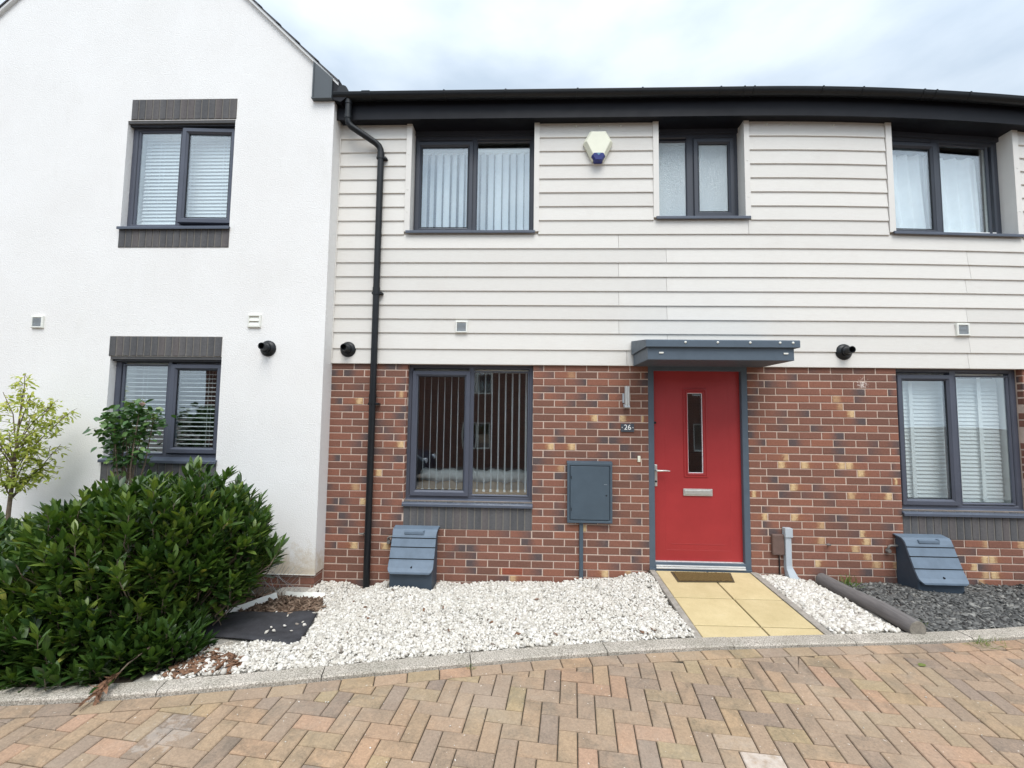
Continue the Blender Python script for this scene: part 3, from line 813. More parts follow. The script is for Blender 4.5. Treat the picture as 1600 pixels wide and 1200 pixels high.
gut = obj('gutter', along(lip[::-1]+gp+gpi, XL-.0, XR), M['black_pvc'], TH, smooth=True, bows=True)
mb = MB()
for x in (.18, 1.05, 1.7, 2.45, 3.12, 3.92, 4.16, 4.26, 4.95, 5.35, 5.95, 6.07, 6.4, 7.1, 7.6, 8.2):
    pr = [(-.192+.0625*math.cos(math.pi+math.pi*k/12), 4.955+.0625*math.sin(math.pi+math.pi*k/12)) for k in range(13)]
    pr2 = [(-.192+.057*math.cos(math.pi+math.pi*k/12), 4.955+.057*math.sin(math.pi+math.pi*k/12)) for k in range(12, -1, -1)]
    w = .016 if x not in (.18,) else .09
    mb = MB(); mb.prism_x([(-.258, 4.963)]+pr+pr2+[(-.25, 4.963)], x, x+w)
    obj('gutter_bracket', mb, M['black_pvc'], gut, bows=True)
mb = along([(-.165, 4.99), (4.2, 7.2), (4.2, 7.24), (-.165, 5.015)], XL+.02, XR, 30)
rf = obj('roof', mb, M['tile'], TH, bows=True)
mb = along([(4.2, 5.0), (4.4, 5.0), (4.4, 7.22), (4.2, 7.22)], XL, XR, 4); obj('party_wall', mb, M['trim'], TH)

# windows
def ring_prof(w, y0, y1, slope=.012):
    return [(0, y0), (w-slope, y0), (w, y0+slope), (w, y1), (0, y1)]
def make_window(par, name, X0, X1, Z0, Z1, yf, panes, frame_mat, glass='glass', mull=None, bows=False, sill=None, sash=(0,), open_deg=0, bar=.052):
    """panes: list of (glass x0,x1,z0,z1). sash: indices that are opening lights with a raised mitred sash"""
    mb = MB(); mb.ring(X0, X1, Z0, Z1, ring_prof(bar, yf+.006, yf+.07))
    mb.box(mull[0], mull[1], yf+.004, yf+.069, Z0+.02, Z1-.02)
    W = obj(name, mb, frame_mat, par, bev=.002, bows=bows)
    for i, (a, b, c, d) in enumerate(panes):
        if i in sash:
            sw = .06
            mb = MB(); ox0, ox1, oz0, oz1 = a-sw, b+sw, c-sw-.004, d+sw
            mb.ring(ox0, ox1, oz0, oz1, [(0, yf-.012), (.004, yf-.016), (sw-.020, yf-.016), (sw-.016, yf-.010), (sw-.002, yf+.004), (sw, yf+.03), (sw, yf+.05), (0, yf+.05)])
            s = obj('sash', mb, frame_mat, W, bows=bows)
            mb = MB(); mb.ring(a-.001, b+.001, c-.001, d+.001, [(0, yf+.0065), (.005, yf+.0065), (.005, yf+.012), (0, yf+.012)])
            obj('gasket', mb, M['black_pvc'], s, bows=bows)
            mb = MB(); mb.box(a-.01, b+.01, yf+.014, yf+.020, c-.01, d+.01)
            g = obj('pane', mb, M[glass], s, bows=bows)
            if open_deg:
                # side-hung light standing a little open about its right edge
                R = Matrix.Translation((ox1, yf, 0)) @ Matrix.Rotation(rad(open_deg), 4, 'Z') @ Matrix.Translation((-ox1, -yf, 0))
                base = Vector(par['_base']); T = Matrix.Translation(-base) @ R @ Matrix.Translation(base)
                for q in [s]+kids(s): q.data.transform(T)
        else:
            mb = MB(); mb.ring(a-.016, b+.016, c-.016, d+.016, [(0, yf+.002), (.006, yf+.001), (.016, yf+.012), (.016, yf+.03), (0, yf+.03)])
            s = obj('glazing_bead', mb, frame_mat, W, bows=bows)
            mb = MB(); mb.box(a-.006, b+.006, yf+.018, yf+.024, c-.006, d+.006)
            obj('pane', mb, M[glass], W, bows=bows)
    if sill:
        x0, x1, z0, z1, yb, yo = sill   # top at back z1, front drip from z0
        mb = MB(); mb.prism_x([(yb, z1), (yo+.004, z0+.030), (yo, z0+.024), (yo, z0), (yo+.012, z0), (yo+.014, z0+.014), (yb, z1-.02)], x0, x1)
        obj('window_sill', mb, M['sill'], W, bows=bows, bev=.0015)
    return W
make_window(TH, 'window', .682, 2.030, .655, 2.10, .06, [(.794, 1.296, .765, 1.964), (1.395, 1.97, .723, 2.012)], M['frame'], mull=(1.345, 1.392), sill=(.676, 2.032, .606, .675, .07, -.032))  # frame and pane coordinates from image pixels, scaled about the camera to recess depth
make_window(TH, 'window', 5.742, 6.985, .655, 2.10, .06, [(5.85, 6.29, .765, 1.970), (6.40, 6.895, .73, 2.01)], M['frame'], mull=(6.33, 6.39), sill=(5.735, 6.99, .606, .675, .07, -.032))
make_window(TH, 'window', .672, 2.018, 3.55, 4.70, .12, [(.752, 1.273, 3.639, 4.567), (1.382, 1.965, 3.60, 4.617)], M['frame_dark'], mull=(1.315, 1.375), sill=(.635, 2.03, 3.505, 3.575, .13, -.05))
make_window(TH, 'window', 3.349, 4.256, 3.70, 4.70, .12, [(3.40, 3.69, 3.755, 4.606), (3.832, 4.148, 3.813, 4.576)], M['frame_dark'], glass='obscure', mull=(3.70, 3.775), sill=(3.318, 4.30, 3.655, 3.725, .13, -.05), sash=(1,), bows=True)
make_window(TH, 'window', 5.787, 7.018, 3.55, 4.70, .12, [(5.86, 6.31, 3.639, 4.567), (6.421, 6.90, 3.60, 4.617)], M['frame_dark'], mull=(6.33, 6.41), sill=(5.76, 7.06, 3.505, 3.575, .13, -.05), bows=True)
# head flashings above upper windows
for a, b, c_, d_ in ((.682, 2.03, .655, 2.09), (5.742, 6.985, .655, 2.09), (.672, 2.018, 3.55, 4.74), (3.349, 4.256, 3.70, 4.74), (5.787, 7.018, 3.55, 4.74)):
    mb = MB(); mb.ring(a-.004, b+.004, c_-.004, d_+.004, [(0, .135), (.03, .135), (.03, .262), (0, .262)]); obj('inner_reveal', mb, M['white_paint'], TH)
for a, b in ((.672, 2.018), (3.349, 4.256), (5.787, 7.018)):
    mb = MB(); mb.box(a, b, .10, .14, 4.695, 4.745); obj('head_flashing', mb, M['frame_dark'], TH, bows=True)

# door
D = None
mb = MB(); mb.ring(3.223, 4.24, .03, 2.105, [(0, .002), (.058, .002), (.062, .010), (.062, .055), (.05, .08), (0, .08)])
mb.box(3.222, 4.241, -.012, .10, .0, .034)
DF = obj('door_frame', mb, M['canopy'], TH, bev=.002)
mb = MB(); mb.box(3.19, 4.28, -.06, .1, -.045, .0)
obj('door_step', mb, M['brown_sill'], TH, bev=.004)
mb = MB()
for z0, z1, y in ((.034, .05, -.02), (.055, .066, -.012), (.070, .095, .020)): mb.box(3.287, 4.176, y, .06, z0, z1)
obj('threshold', mb, M['alu'], DF, bev=.002)
lx0, lx1, lz0, lz1 = 3.285, 4.178, .098, 2.045
ga = (3.639, 3.795, .985, 1.815)      # door glass
mb = MB(); wall_cells(mb, lx0, lx1, lz0, lz1, [ga], .045, .085)
# raised moulding and the pressed lower panel line
mb.ring(ga[0]-.045, ga[1]+.045, ga[2]-.045, ga[3]+.045, [(0, .046), (.004, .036), (.014, .034), (.018, .040), (.026, .040), (.032, .030), (.042, .032), (.046, .05), (.046, .06), (0, .06)])
DL = obj('door', mb, M['door'], TH)
mb = MB(); mb.ring(3.46, 4.00, .26, .268, [(0, .0445), (.001, .0435), (.0035, .0435), (.0036, .045)])
mb.ring(3.40, 4.065, .20, 1.95, [(0, .0452), (.001, .0443), (.004, .0443), (.005, .0452)])
obj('door_groove', mb, M['door'], DL)
mb = MB(); mb.box(ga[0]-.004, ga[1]+.004, .058, .064, ga[2]-.004, ga[3]+.004); obj('glazed_panel', mb, M['glass'], DL)
mb = MB(); mb.ring(ga[0], ga[1], ga[2], ga[3], [(0, .05), (.006, .05), (.006, .057), (0, .057)]); obj('pane_trim', mb, M['blind'], DL)
mb = MB(); mb.box(3.583, 3.880, .031, .046, .755, .826); mb.box(3.597, 3.866, .026, .032, .768, .813); obj('letterbox', mb, M['steel'], DL, bev=.004)
mb = MB(); mb.box(3.290, 3.320, .034, .046, .845, 1.068)
HN = obj('handle_plate', mb, M['steel'], DL, bev=.006)
mb = MB(); mb.tube([(3.305, .04, 1.01), (3.305, -.012, 1.01), (3.33, -.02, 1.01), (3.39, -.018, 1.012), (3.435, -.012, 1.008)], [.011, .010, .010, .008, .005], 10)
obj('door_handle', mb, M['steel'], DL, smooth=True)
mb = MB(); mb.lathe_y(3.305, .895, [(.010, .030), (.012, .036)], 16); obj('lock_cylinder', mb, M['black_pvc'], DL)
mb = MB(); mb.lathe_y(3.303, 1.5, [(.012, .036), (.014, .046)], 16); obj('door_stud', mb, M['black_pvc'], DL)

# interiors behind the glass (plain dim rooms)
mb = MB()
mb.box(XL, XR, 3.6, 3.7, -.4, 4.9)
mb.box(XL, XR, .26, 3.6, -.3, .02); mb.box(XL, XR, .26, 3.6, 2.45, 2.75); mb.box(XL, XR, .26, 3.6, 4.86, 4.98)
for x in (XL-.08, 2.75, 4.9, XR-.1): mb.box(x, x+.1, .255, 3.6, -.29, 4.9)
obj('interior_walls', mb, M['room'], TH)

# ------------------------------------------------------------------ door canopy
CN = thing('door_canopy', (3.74, 0, 2.1), 'flat slate grey canopy with white screw caps over the red door', 'canopy')
mb = MB(); mb.box(3.068, 4.385, -.575, -.005, 2.085, 2.215)
obj('canopy_body', mb, M['canopy'], CN, bev=.003)
mb = MB(); mb.prism_x([(-.605, 2.200), (-.605, 2.262), (-.598, 2.268), (-.03, 2.345), (-.03, 2.20)], 3.045, 4.425)
obj('canopy_roof', mb, M['canopy'], CN, bev=.003)
mb = MB()
for x in (3.40, 3.69, 3.98, 4.245, 4.36):
    mb = MB(); mb.lathe_y(x, 2.243, [(.004, -.616), (.010, -.611), (.011, -.604)], 12); obj('screw_cap', mb, M['white_plastic'], CN)
mb = MB()
for x in (3.19, 4.31):
    mb = MB(); mb.prism_y([(x-.02, 2.142), (x+.016, 2.142), (x+.022, 2.149), (x+.016, 2.156), (x-.02, 2.156)], -.583, -.575); obj('clip', mb, M['white_plastic'], CN)

# ------------------------------------------------------------------ alarm box
AL = thing('alarm_box', (2.70, 0, 4.43), 'cream six-sided burglar alarm box with blue lens on the boards', 'alarm box')
c = lambda pts, sc, dx=0, dz=0: [(2.698+x*sc+dx, 4.452+z*sc+dz) for x, z in pts]
hexo = [(-.085, .165), (.085, .165), (.158, .035), (.062, -.165), (-.062, -.165), (-.158, .035)]
def loft(mb, loops):
    n = len(loops[0]); V = [p for l in loops for p in l]
    F = [(i*n+k, i*n+(k+1) % n, (i+1)*n+(k+1) % n, (i+1)*n+k) for i in range(len(loops)-1) for k in range(n)]+[tuple(range(n))[::-1], tuple(range((len(loops)-1)*n, len(loops)*n))]
    mb.add(V, F); return mb
def ly(pts, y): return [(x, y(x, z) if callable(y) else y, z) for x, z in pts]
mb = loft(MB(), [ly(c(hexo, 1), -.026), ly(c(hexo, 1), -.060), ly(c(hexo, .80, 0, .006), -.098)])
obj('case', mb, M['cream_plastic'], AL, bev=.004)
lens = [(-.062, -.100), (.062, -.100), (.075, -.128), (.040, -.182), (-.040, -.182), (-.075, -.128)]
mb = loft(MB(), [ly([(2.698+x, 4.452+z) for x, z in lens], -.03), ly([(2.698+x, 4.452+z) for x, z in lens], -.082), ly([(2.698+x*.8, 4.452+z*.93-.006) for x, z in lens], -.104)])
obj('lens', mb, M['blue_lens'], AL, bev=.003)
mb = MB(); mb.add([(2.672, -.1055, 4.352), (2.724, -.1055, 4.352), (2.698, -.1055, 4.325), (2.672, -.1, 4.352), (2.724, -.1, 4.352), (2.698, -.1, 4.325)], [(0, 1, 2), (5, 4, 3), (0, 3, 4, 1), (1, 4, 5, 2), (2, 5, 3, 0)])
obj('lens_badge', mb, M['teal_lens'], AL)

# ------------------------------------------------------------------ flue terminals
def flue(x, y, z, label):
    t = thing('flue_terminal', (x, y, z), label, 'flue', 'boiler flues on the walls')
    mb = MB(); mb.lathe_y(x, z, [(.083, y-.002), (.083, y-.008), (.076, y-.020), (.060, y-.030), (.055, y-.034), (.052, y-.04)], 32)
    obj('collar', mb, M['black_pvc'], t, smooth=True)
    mb = MB(); n = 28
    prof = [(.046, -.03), (.046, -.06), (.036, -.068), (.032, -.112), (.035, -.114), (.035, -.125), (.028, -.125), (.026, -.07)]
    V = []
    for r, yy in prof: V += [(x+r*math.cos(2*math.pi*k/n), y+yy, z+.010*(-yy-.03)/.1+r*math.sin(2*math.pi*k/n)) for k in range(n)]
    F = [(i*n+k, i*n+(k+1) % n, (i+1)*n+(k+1) % n, (i+1)*n+k) for i in range(len(prof)-1) for k in range(n)]+[tuple(range((len(prof)-1)*n, len(prof)*n))]
    mb.add(V, F); obj('nozzle', mb, M['black_pvc'], t, smooth=True)
    return t
f0 = flue(.048, -.015, 2.238, 'black round flue on cream boards left of the drainpipe')
dup(f0, (5.215, -.015, 2.25), 'black round flue on cream boards right of the canopy')
dup(f0, (-.712, -.2, 2.215), 'black round flue sticking out of the white rendered wall')

# ------------------------------------------------------------------ vents
def vent(x, y, z, label, slats=7, w=.064, flap=False):
    t = thing('wall_vent', (x, y, z), label, 'vent', 'small vents on the walls')
    mb = MB(); mb.ring(x-w, x+w, z-w, z+w, [(0, y), (0, y-.018), (.006, y-.022), (.016, y-.022), (.016, y)])
    mb.box(x-w+.01, x+w-.01, y-.006, y+.004, z-w+.01, z+w-.01)
    obj('cover', mb, M['white_plastic'], t)
    mb = MB(); h = 2*(w-.018)/slats
    for i in range(slats):
        zz = z-w+.018+i*h
        mb.prism_x([(y-.004, zz+h*.9), (y-.020, zz+.001), (y-.018, zz-.001), (y-.002, zz+h*.8)], x-w+.016, x+w-.016)
    obj('louvre', mb, M['white_plastic'] if flap else M['grey_plastic'], t)
    return t
v0 = vent(1.262, -.022, 2.487, 'square white vent on boards above the brick wall window')
dup(v0, (6.40, -.022, 2.487), 'square white vent on boards at the right, above the right window')
dup(v0, (-3.20, -.2, 2.478), 'square louvred vent at far left on white render')
vent(-.868, -.2, 2.50, 'square white vent with two flaps, above the flue on white render', 2, .068, True)

# ------------------------------------------------------------------ wall lamp, number, bell
t = thing('wall_lamp', (2.99, 0, 1.76), 'slim cylindrical steel wall lamp above the number plaque', 'wall lamp')
mb = MB(); mb.box(2.955, 2.985, -.022, -.001, 1.70, 1.80); mb.box(2.962, 2.99, -.05, -.02, 1.655, 1.69); mb.box(2.963, 3.018, -.085, -.03, 1.652, 1.672); obj('bracket', mb, M['grey_plastic'], t, bev=.004)
mb = MB(); mb.tube([(2.993, -.06, 1.668), (2.993, -.06, 1.872)], .027, 24); obj('lamp_body', mb, M['steel'], t, smooth=True)
mb = MB(); mb.tube([(2.993, -.06, 1.652), (2.993, -.06, 1.667)], .022, 24); obj('lamp_lens', mb, M['grey_plastic'], t, smooth=True)

t = thing('house_number', (3.005, 0, 1.447), 'small slate plaque with white number 26 beside the door', 'number plaque')
mb = MB(); mb.box(2.938, 3.074, -.012, -.002, 1.402, 1.488); obj('plaque', mb, M['slate_plate'], t, bev=.002)
def text(body, size, loc, rot, mat, par, name, ext=.0012):
    cu = bpy.data.curves.new(name, 'FONT'); cu.body = body; cu.size = size; cu.extrude = ext; cu.align_x = 'CENTER'; cu.align_y = 'CENTER'
    cu.offset = 0
    o = bpy.data.objects.new(name, cu); COL.objects.link(o); o.rotation_euler = rot
    dg = bpy.context.evaluated_depsgraph_get(); me = bpy.data.meshes.new_from_object(o.evaluated_get(dg))
    bpy.data.objects.remove(o)
    me.transform(Matrix.Translation(Vector(loc)-Vector(par['_base'])) @ Matrix.Rotation(rot[0], 4, 'X'))
    me.materials.clear(); me.materials.append(mat)
    o = bpy.data.objects.new(name, me); COL.objects.link(o); o.parent = par; return o
text('26', .076, (3.006, -.0135, 1.447), (rad(90), 0, 0), M['white_paint'], t, 'digits')
for x in (2.951, 3.061):
    mb = MB(); mb.lathe_y(x, 1.447, [(.004, -.0155), (.005, -.012)], 10); obj('screw', mb, M['white_paint'], t)

t = thing('doorbell', (3.12, 0, 1.126), 'small cream doorbell button on the bricks left of the door', 'doorbell')
mb = MB(); mb.box(3.107, 3.136, -.018, -.001, 1.096, 1.158); obj('bell_case', mb, M['cream_plastic'], t, bev=.004)
mb = MB(); mb.lathe_y(3.1215, 1.118, [(.007, -.022), (.008, -.018)], 14); obj('button', mb, M['white_plastic'], t)

# ------------------------------------------------------------------ electric meter cabinet
t = thing('meter_cabinet', (2.6, 0, .45), 'flat grey electricity meter cabinet with conduit on the brick wall', 'meter cabinet')
mb = MB(); mb.box(2.387, 2.836, -.045, -.001, .482, 1.082)
mb.prism_x([(-.001, 1.098), (-.055, 1.083), (-.055, 1.062), (-.001, 1.062)], 2.380, 2.843)
mb.ring(2.383, 2.840, .478, 1.078, [(0, -.046), (0, -.056), (.022, -.056), (.028, -.046)])
cb = obj('cabinet_body', mb, M['meter'], t, bev=.002)
mb = MB(); mb.box(2.415, 2.806, -.060, -.046, .512, 1.048)
dr = obj('cabinet_door', mb, M['meter'], t, bev=.003)
mb = MB(); mb.lathe_y(2.778, .756, [(.007, -.062), (.009, -.059)], 12); obj('latch', mb, M['black_pvc'], dr)
for z in (.60, .92):
    mb = MB(); mb.box(2.420, 2.427, -.0645, -.058, z, z+.03); obj('hinge', mb, M['black_pvc'], dr)
mb = MB(); mb.box(2.755, 2.785, -.0612, -.059, .866, .8685); obj('marking', mb, M['grey_plastic'], dr)
mb = MB(); mb.box(2.510, 2.549, -.028, -.001, -.20, .482); obj('conduit', mb, M['meter'], t, bev=.005)

# ------------------------------------------------------------------ gas meter boxes
t = thing('gas_meter_box', (0, 0, 0), 'blue grey hooded gas meter box on white gravel under the window', 'meter box', 'gas meter boxes')
w = .222
prof = [(-.012, .515), (-.105, .500), (-.128, .482), (-.148, .445), (-.175, .375), (-.205, .305), (-.240, .225), (-.272, .170), (-.300, .140), (-.302, .122)]
def seg(mb, p0, p1, x0, x1, th=.012):
    (y0, z0), (y1, z1) = p0, p1; d = Vector((y1-y0, z1-z0)).normalized(); n = Vector((d.y, -d.x))*th
    mb.prism_x([(y0, z0), (y1, z1), (y1-n.x, z1-n.y), (y0-n.x, z0-n.y)], x0, x1)
# lid as one curved shell with three recessed lines
def lidz(y): return float(np.interp(-y, [-a for a, b in prof], [b for a, b in prof]))
mb = MB()
P = []
for i in range(len(prof)-1):
    for k in range(4): P.append((prof[i][0]+(prof[i+1][0]-prof[i][0])*k/4, prof[i][1]+(prof[i+1][1]-prof[i][1])*k/4))
P.append(prof[-1])
for i in range(len(P)):
    z = P[i][1]
n = len(P); V = []
for y, z in P:
    zl = (z-.122)/.39
    ww = w
    if z < .175: ww = w-.035*(1-(z-.122)/.053)**2   # rounded lower corners
    fl = .008*max(0, (z-.46)/.05)
    V += [(-ww-fl, y, z), (ww+fl, y, z)]
m2 = [(x, y+.018, z-.010) for x, y, z in V]
F = [(2*i, 2*i+1, 2*i+3, 2*i+2) for i in range(n-1)]
N = len(V)
F += [(N+2*i+2, N+2*i+3, N+2*i+1, N+2*i) for i in range(n-1)]
F += [(2*i, 2*i+2, N+2*i+2, N+2*i) for i in range(n-1)]+[(2*i+3, 2*i+1, N+2*i+1, N+2*i+3) for i in range(n-1)]
F += [(0, N, N+1, 1), (2*n-2, 2*n-1, N+2*n-1, N+2*n-2)]
mb.add(V+m2, F)
lid = obj('lid', mb, M['gas'], t, smooth=False, bev=.003)
mb = MB()
for z in (.425, .345, .245):
    y = float(np.interp(-z, [-b for a, b in prof], [a for a, b in prof]))
    sl = .6; mb.box(-w-.001, w+.001, y-.0035, y+.006, z-.004, z+.004)
obj('lid_line', mb, M['black_pvc'], lid)
mb = MB(); mb.lathe_y(.01, .178, [(.007, -.278), (.009, -.262)], 12); obj('lock', mb, M['black_pvc'], lid)
mb = MB(); mb.box(-.10, .09, -.15, -.1, .455, .4875); mb.box(.085, .10, -.148, -.11, .45, .497)
obj('hinge_pad', mb, M['gas'], lid, bev=.006)
body = [(-.004, .495), (-.10, .485), (-.128, .455), (-.160, .375), (-.190, .300), (-.222, .222), (-.245, .175), (-.255, .14), (-.245, -.07), (-.004, -.07)]
mb = MB(); mb.prism_x(body, -w+.012, w-.012)
obj('box_body', mb, M['gas_dark'], t, bev=.01)
mb = MB(); mb.tube([(-w+.03, -.03, .40), (-w-.06, -.035, .40), (-w-.075, -.035, .39), (-w-.078, -.03, .37), (-w-.07, -.02, .36)], .011, 10)
mb.lathe_y(-w-.07, .345, [(.018, -.04), (.022, -.03), (.022, -.01), (.012, -.003)], 14)
obj('gas_pipe', mb, M['copper'], t, smooth=True)
t.location = (.845, 0, -.105)
dup(t, (5.862, 0, -.085), 'blue grey hooded gas meter box on dark slate chips at the right')

# ------------------------------------------------------------------ telecom box and grey cable cover
t = thing('cable_cover', (4.58, 0, 0), 'pale grey flared cable cover rising from gravel right of the door', 'cable cover')
mb = MB(); mb.box(4.548, 4.622, -.062, -.001, .378, .468); obj('cap', mb, M['grey_plastic'], t, bev=.004)
mb = loft(MB(), [[(4.556, -.001, .38), (4.612, -.001, .38), (4.612, -.05, .38), (4.556, -.05, .38)], [(4.556, -.001, .10), (4.612, -.001, .10), (4.612, -.05, .10), (4.556, -.05, .10)],
                 [(4.556, -.001, .07), (4.624, -.001, .07), (4.624, -.055, .07), (4.556, -.055, .07)], [(4.566, -.001, -.02), (4.662, -.001, -.02), (4.662, -.085, -.02), (4.57, -.085, -.02)], [(4.566, -.001, -.12), (4.668, -.001, -.12), (4.668, -.09, -.12), (4.57, -.09, -.12)]])
obj('duct', mb, M['grey_plastic'], t, bev=.004)
t = thing('junction_box', (4.5, 0, .3), 'brown junction box with a thin cable beside the grey cable cover', 'junction box')
mb = MB(); mb.box(4.434, 4.556, -.035, -.001, .195, .402); obj('box', mb, M['brown_plastic'], t, bev=.012)
mb = MB(); mb.tube([(4.507, -.012, .2), (4.509, -.012, .1), (4.512, -.012, -.1)], .006, 8); obj('cable', mb, M['black_pvc'], t)
# pipe stubs
ps = thing('pipe_stub', (0, 0, 0), 'short capped pipe stub in the bricks left of the drainpipe', 'pipe stub', 'pipe stubs in the brick wall')
mb = MB(); mb.tube([(.0, -.002, 0), (.0, -.03, 0), (-.025, -.034, .002), (-.045, -.032, .006)], [.010, .010, .008, .006], 10); obj('stub', mb, M['copper'], ps, smooth=True)
ps.location = (.283, 0, .316)
dup(ps, (5.0, 0, .308), 'short capped pipe stub in the bricks left of the right gas box')

# ------------------------------------------------------------------ drainpipe
t = thing('drainpipe', (.345, -.06, -.2), 'black drainpipe with a swan neck running down beside the white house', 'drainpipe')
R = .034
mb = MB(); mb.tube([(.018, -.185, 4.93), (.018, -.185, 4.80), (.019, -.183, 4.70), (.024, -.178, 4.66), (.045, -.165, 4.632), (.29, -.085, 4.495), (.325, -.07, 4.465), (.342, -.062, 4.425), (.345, -.06, 4.38), (.345, -.06, -.26)], R, 18)
obj('pipe', mb, M['black_pvc'], t, smooth=True)
mb = MB()
for z0, z1, x, y in ((4.86, 4.925, .018, -.185), (4.70, 4.745, .018, -.184), (4.32, 4.40, .345, -.06), (2.82, 2.90, .345, -.06), (1.66, 1.76, .345, -.06)):
    mb = MB(); mb.tube([(x, y, z0), (x, y, z1)], R+.005, 18); obj('coupling', mb, M['black_pvc'], t, smooth=True)
for z in (4.335, 2.84, 1.66):
    mb = MB(); mb.box(.345-.045, .405, -.075, -.055, z-.012, z+.012); mb.box(.372, .412, -.056, -.003, z-.010, z+.010); obj('pipe_clip', mb, M['black_pvc'], t, bev=.003)
mb = MB(); mb.lathe_y(.018, 4.93, [(.01, -.19), (.01, -.18)], 8)

# ------------------------------------------------------------------ WHITE HOUSE
WH = thing('rendered_house', (-2.5, -.2, 0), 'white rendered gable house standing left of the brick terrace', 'house')
Y0 = -.2; XE = -.128; XW = -4.82; AX, AZ = -2.474, 7.372
UW = (-2.39, -1.20, 3.50, 4.692); LWW = (-2.39, -1.20, 1.05, 2.122)
mb = MB(); wall_cells(mb, XW, XE, -.045, 4.99, [UW, LWW], Y0, Y0+.28)
# gable above
top = 4.99
mb.prism_y([(XW, top), (XE, top), (XE, 5.10), (AX, AZ-.03), (XW, 5.10)], Y0, Y0+.28)
mb.box(XE-.28, XE, Y0+.28, 6.0, -.045, 5.0); mb.box(XW, XW+.28, Y0+.28, 6.0, -.045, 5.0); mb.box(XW, XE, 6.0, 6.2, -.045, 5.0)
obj('rendered_wall', mb, M['render'], WH)
mb = MB()
lay_bricks(mb, XW+.01, XE-.012, -.42, -.047, [], lambda r, a, b: [-.06+.225*n+(0 if r % 2 == 0 else .1125) for n in range(-22, 2)], y=Y0+.014)
side = lambda a, b, c: (XE-.012-(b-0)+.001, a, c)
lay_bricks(mb, Y0+.014, -.002, -.42, -.047, [], lambda r, a, b: [], y=0., P=side)
obj('brick_plinth', mb, M['brick'], WH)
mb = MB(); mb.box(XW+.02, XE-.016, Y0+.019, .2, -.5, -.046); obj('plinth_mortar', mb, M['mortar'], WH)
mb = MB(); mb.box(XW, XE+.002, Y0-.006, Y0+.02, -.052, -.046); obj('render_bead', mb, M['white_plastic'], WH)
bands = [(-2.395, -1.196, 3.285, 3.498), (-2.352, -1.192, 4.70, 4.93), (-2.40, -1.19, .84, 1.048), (-2.405, -1.205, 2.125, 2.335)]
for q in bands: band(WH, *q, Y0-.006)
for a, b, z in ((-2.389, -1.201, 4.664), (-2.389, -1.201, 2.094)):
    mb = MB(); mb.box(a, b, Y0+.004, Y0+.066, z, z+.027); obj('lintel_soffit', mb, M['blue_brick'], WH)
    mb = MB(); mb.box(a, b, Y0+.03, Y0+.062, z-.016, z-.001); obj('lintel_drip', mb, M['frame_dark'], WH)
    mb = MB(); mb.ring(a-.004, b+.004, z-1.09, z+.01, [(0, Y0+.14), (.03, Y0+.14), (.03, Y0+.29), (0, Y0+.29)]); obj('inner_reveal', mb, M['white_paint'], WH)
yf = Y0+.065
make_window(WH, 'window', -2.388, -1.202, 3.52, 4.68, yf, [(-1.735, -1.285, 3.635, 4.565), (-2.30, -1.855, 3.56, 4.60)], M['frame'], mull=(-1.84, -1.80), sill=(-2.40, -1.19, 3.475, 3.53, yf+.01, Y0-.035), sash=(0,), open_deg=3)
make_window(WH, 'window', -2.388, -1.202, 1.065, 2.12, yf, [(-1.713, -1.29, 1.188, 1.990), (-2.290, -1.83, 1.125, 2.03)], M['frame'], mull=(-1.82, -1.78), sill=(-2.41, -1.185, 1.028, 1.085, yf+.01, Y0-.035))
mb = MB()
mb.box(-2.0, -1.1, Y0+.08, 3, 2.4, 2.6)
mb = MB(); mb.box(XW+.3, XE-.3, 3.4, 3.5, -.3, 4.9); mb.box(XW+.3, XE-.3, Y0+.30, 3.4, 2.5, 2.8); mb.box(XW+.3, XE-.3, Y0+.30, 3.4, 4.88, 4.98); mb.box(XW+.3, XE-.3, Y0+.3, 3.4, -.1, .0)
obj('interior_walls', mb, M['room'], WH)
# roof verge, tiles, box end
def slope_line(s):   # point on the right verge, s=0 at eaves
    return
sl = (AZ-5.10)/(AX-XE)
for sgn, ex in ((1, XE), (-1, XW)):
    mb = MB(); e0 = ex+sgn*.05; z_e = 5.10-.05*.97
    mb.prism_y([(e0, z_e-.012), (e0, z_e+.022), (AX, AZ+.022), (AX, AZ-.016)], Y0-.035, Y0+.002)
    obj('bargeboard', mb, M['bargeboard'], WH)
    mb = MB(); n = 11
    for i in range(n):
        a0, a1 = i/n, (i+1)/n+.02
        xa, za = e0+(AX-e0)*a0, z_e+(AZ-z_e)*a0; xb, zb = e0+(AX-e0)*min(1, a1), z_e+(AZ-z_e)*min(1, a1)
        mb.prism_y([(xa, za+.024), (xa, za+.048), (xb, zb+.034), (xb, zb+.024)], Y0-.045, 6.3)
    obj('roof', mb, M['tile'], WH)
mb = MB()
mb.prism_y([(-.352, 4.90), (-.14, 4.90), (-.14, 5.07), (-.14, 5.115), (-.352, 5.308)], Y0-.045, Y0+.0)
mb.prism_y([(-.352, 4.90), (-.338, 4.90), (-.338, 5.29), (-.352, 5.308)], Y0-.052, Y0-.045)
mb.prism_y([(-.155, 4.90), (-.14, 4.90), (-.14, 5.115), (-.155, 5.125)], Y0-.052, Y0-.045)
mb.box(-.357, -.14, Y0-.055, Y0, 4.888, 4.90)
obj('eaves_box_end', mb, M['kneeler'], WH)
mb = MB()
mb.prism_y([(-.138, 4.89), (-.05, 4.86), (.035, 4.93), (-.075, 5.11), (-.138, 5.12)], Y0-.03, 1.5)
obj('side_eaves', mb, M['fascia'], WH)
mb = MB(); mb.tube([(-.03, Y0-.04, 4.985), (-.03, 1.4, 4.985)], .055, 14); obj('side_gutter', mb, M['black_pvc'], WH, smooth=True)

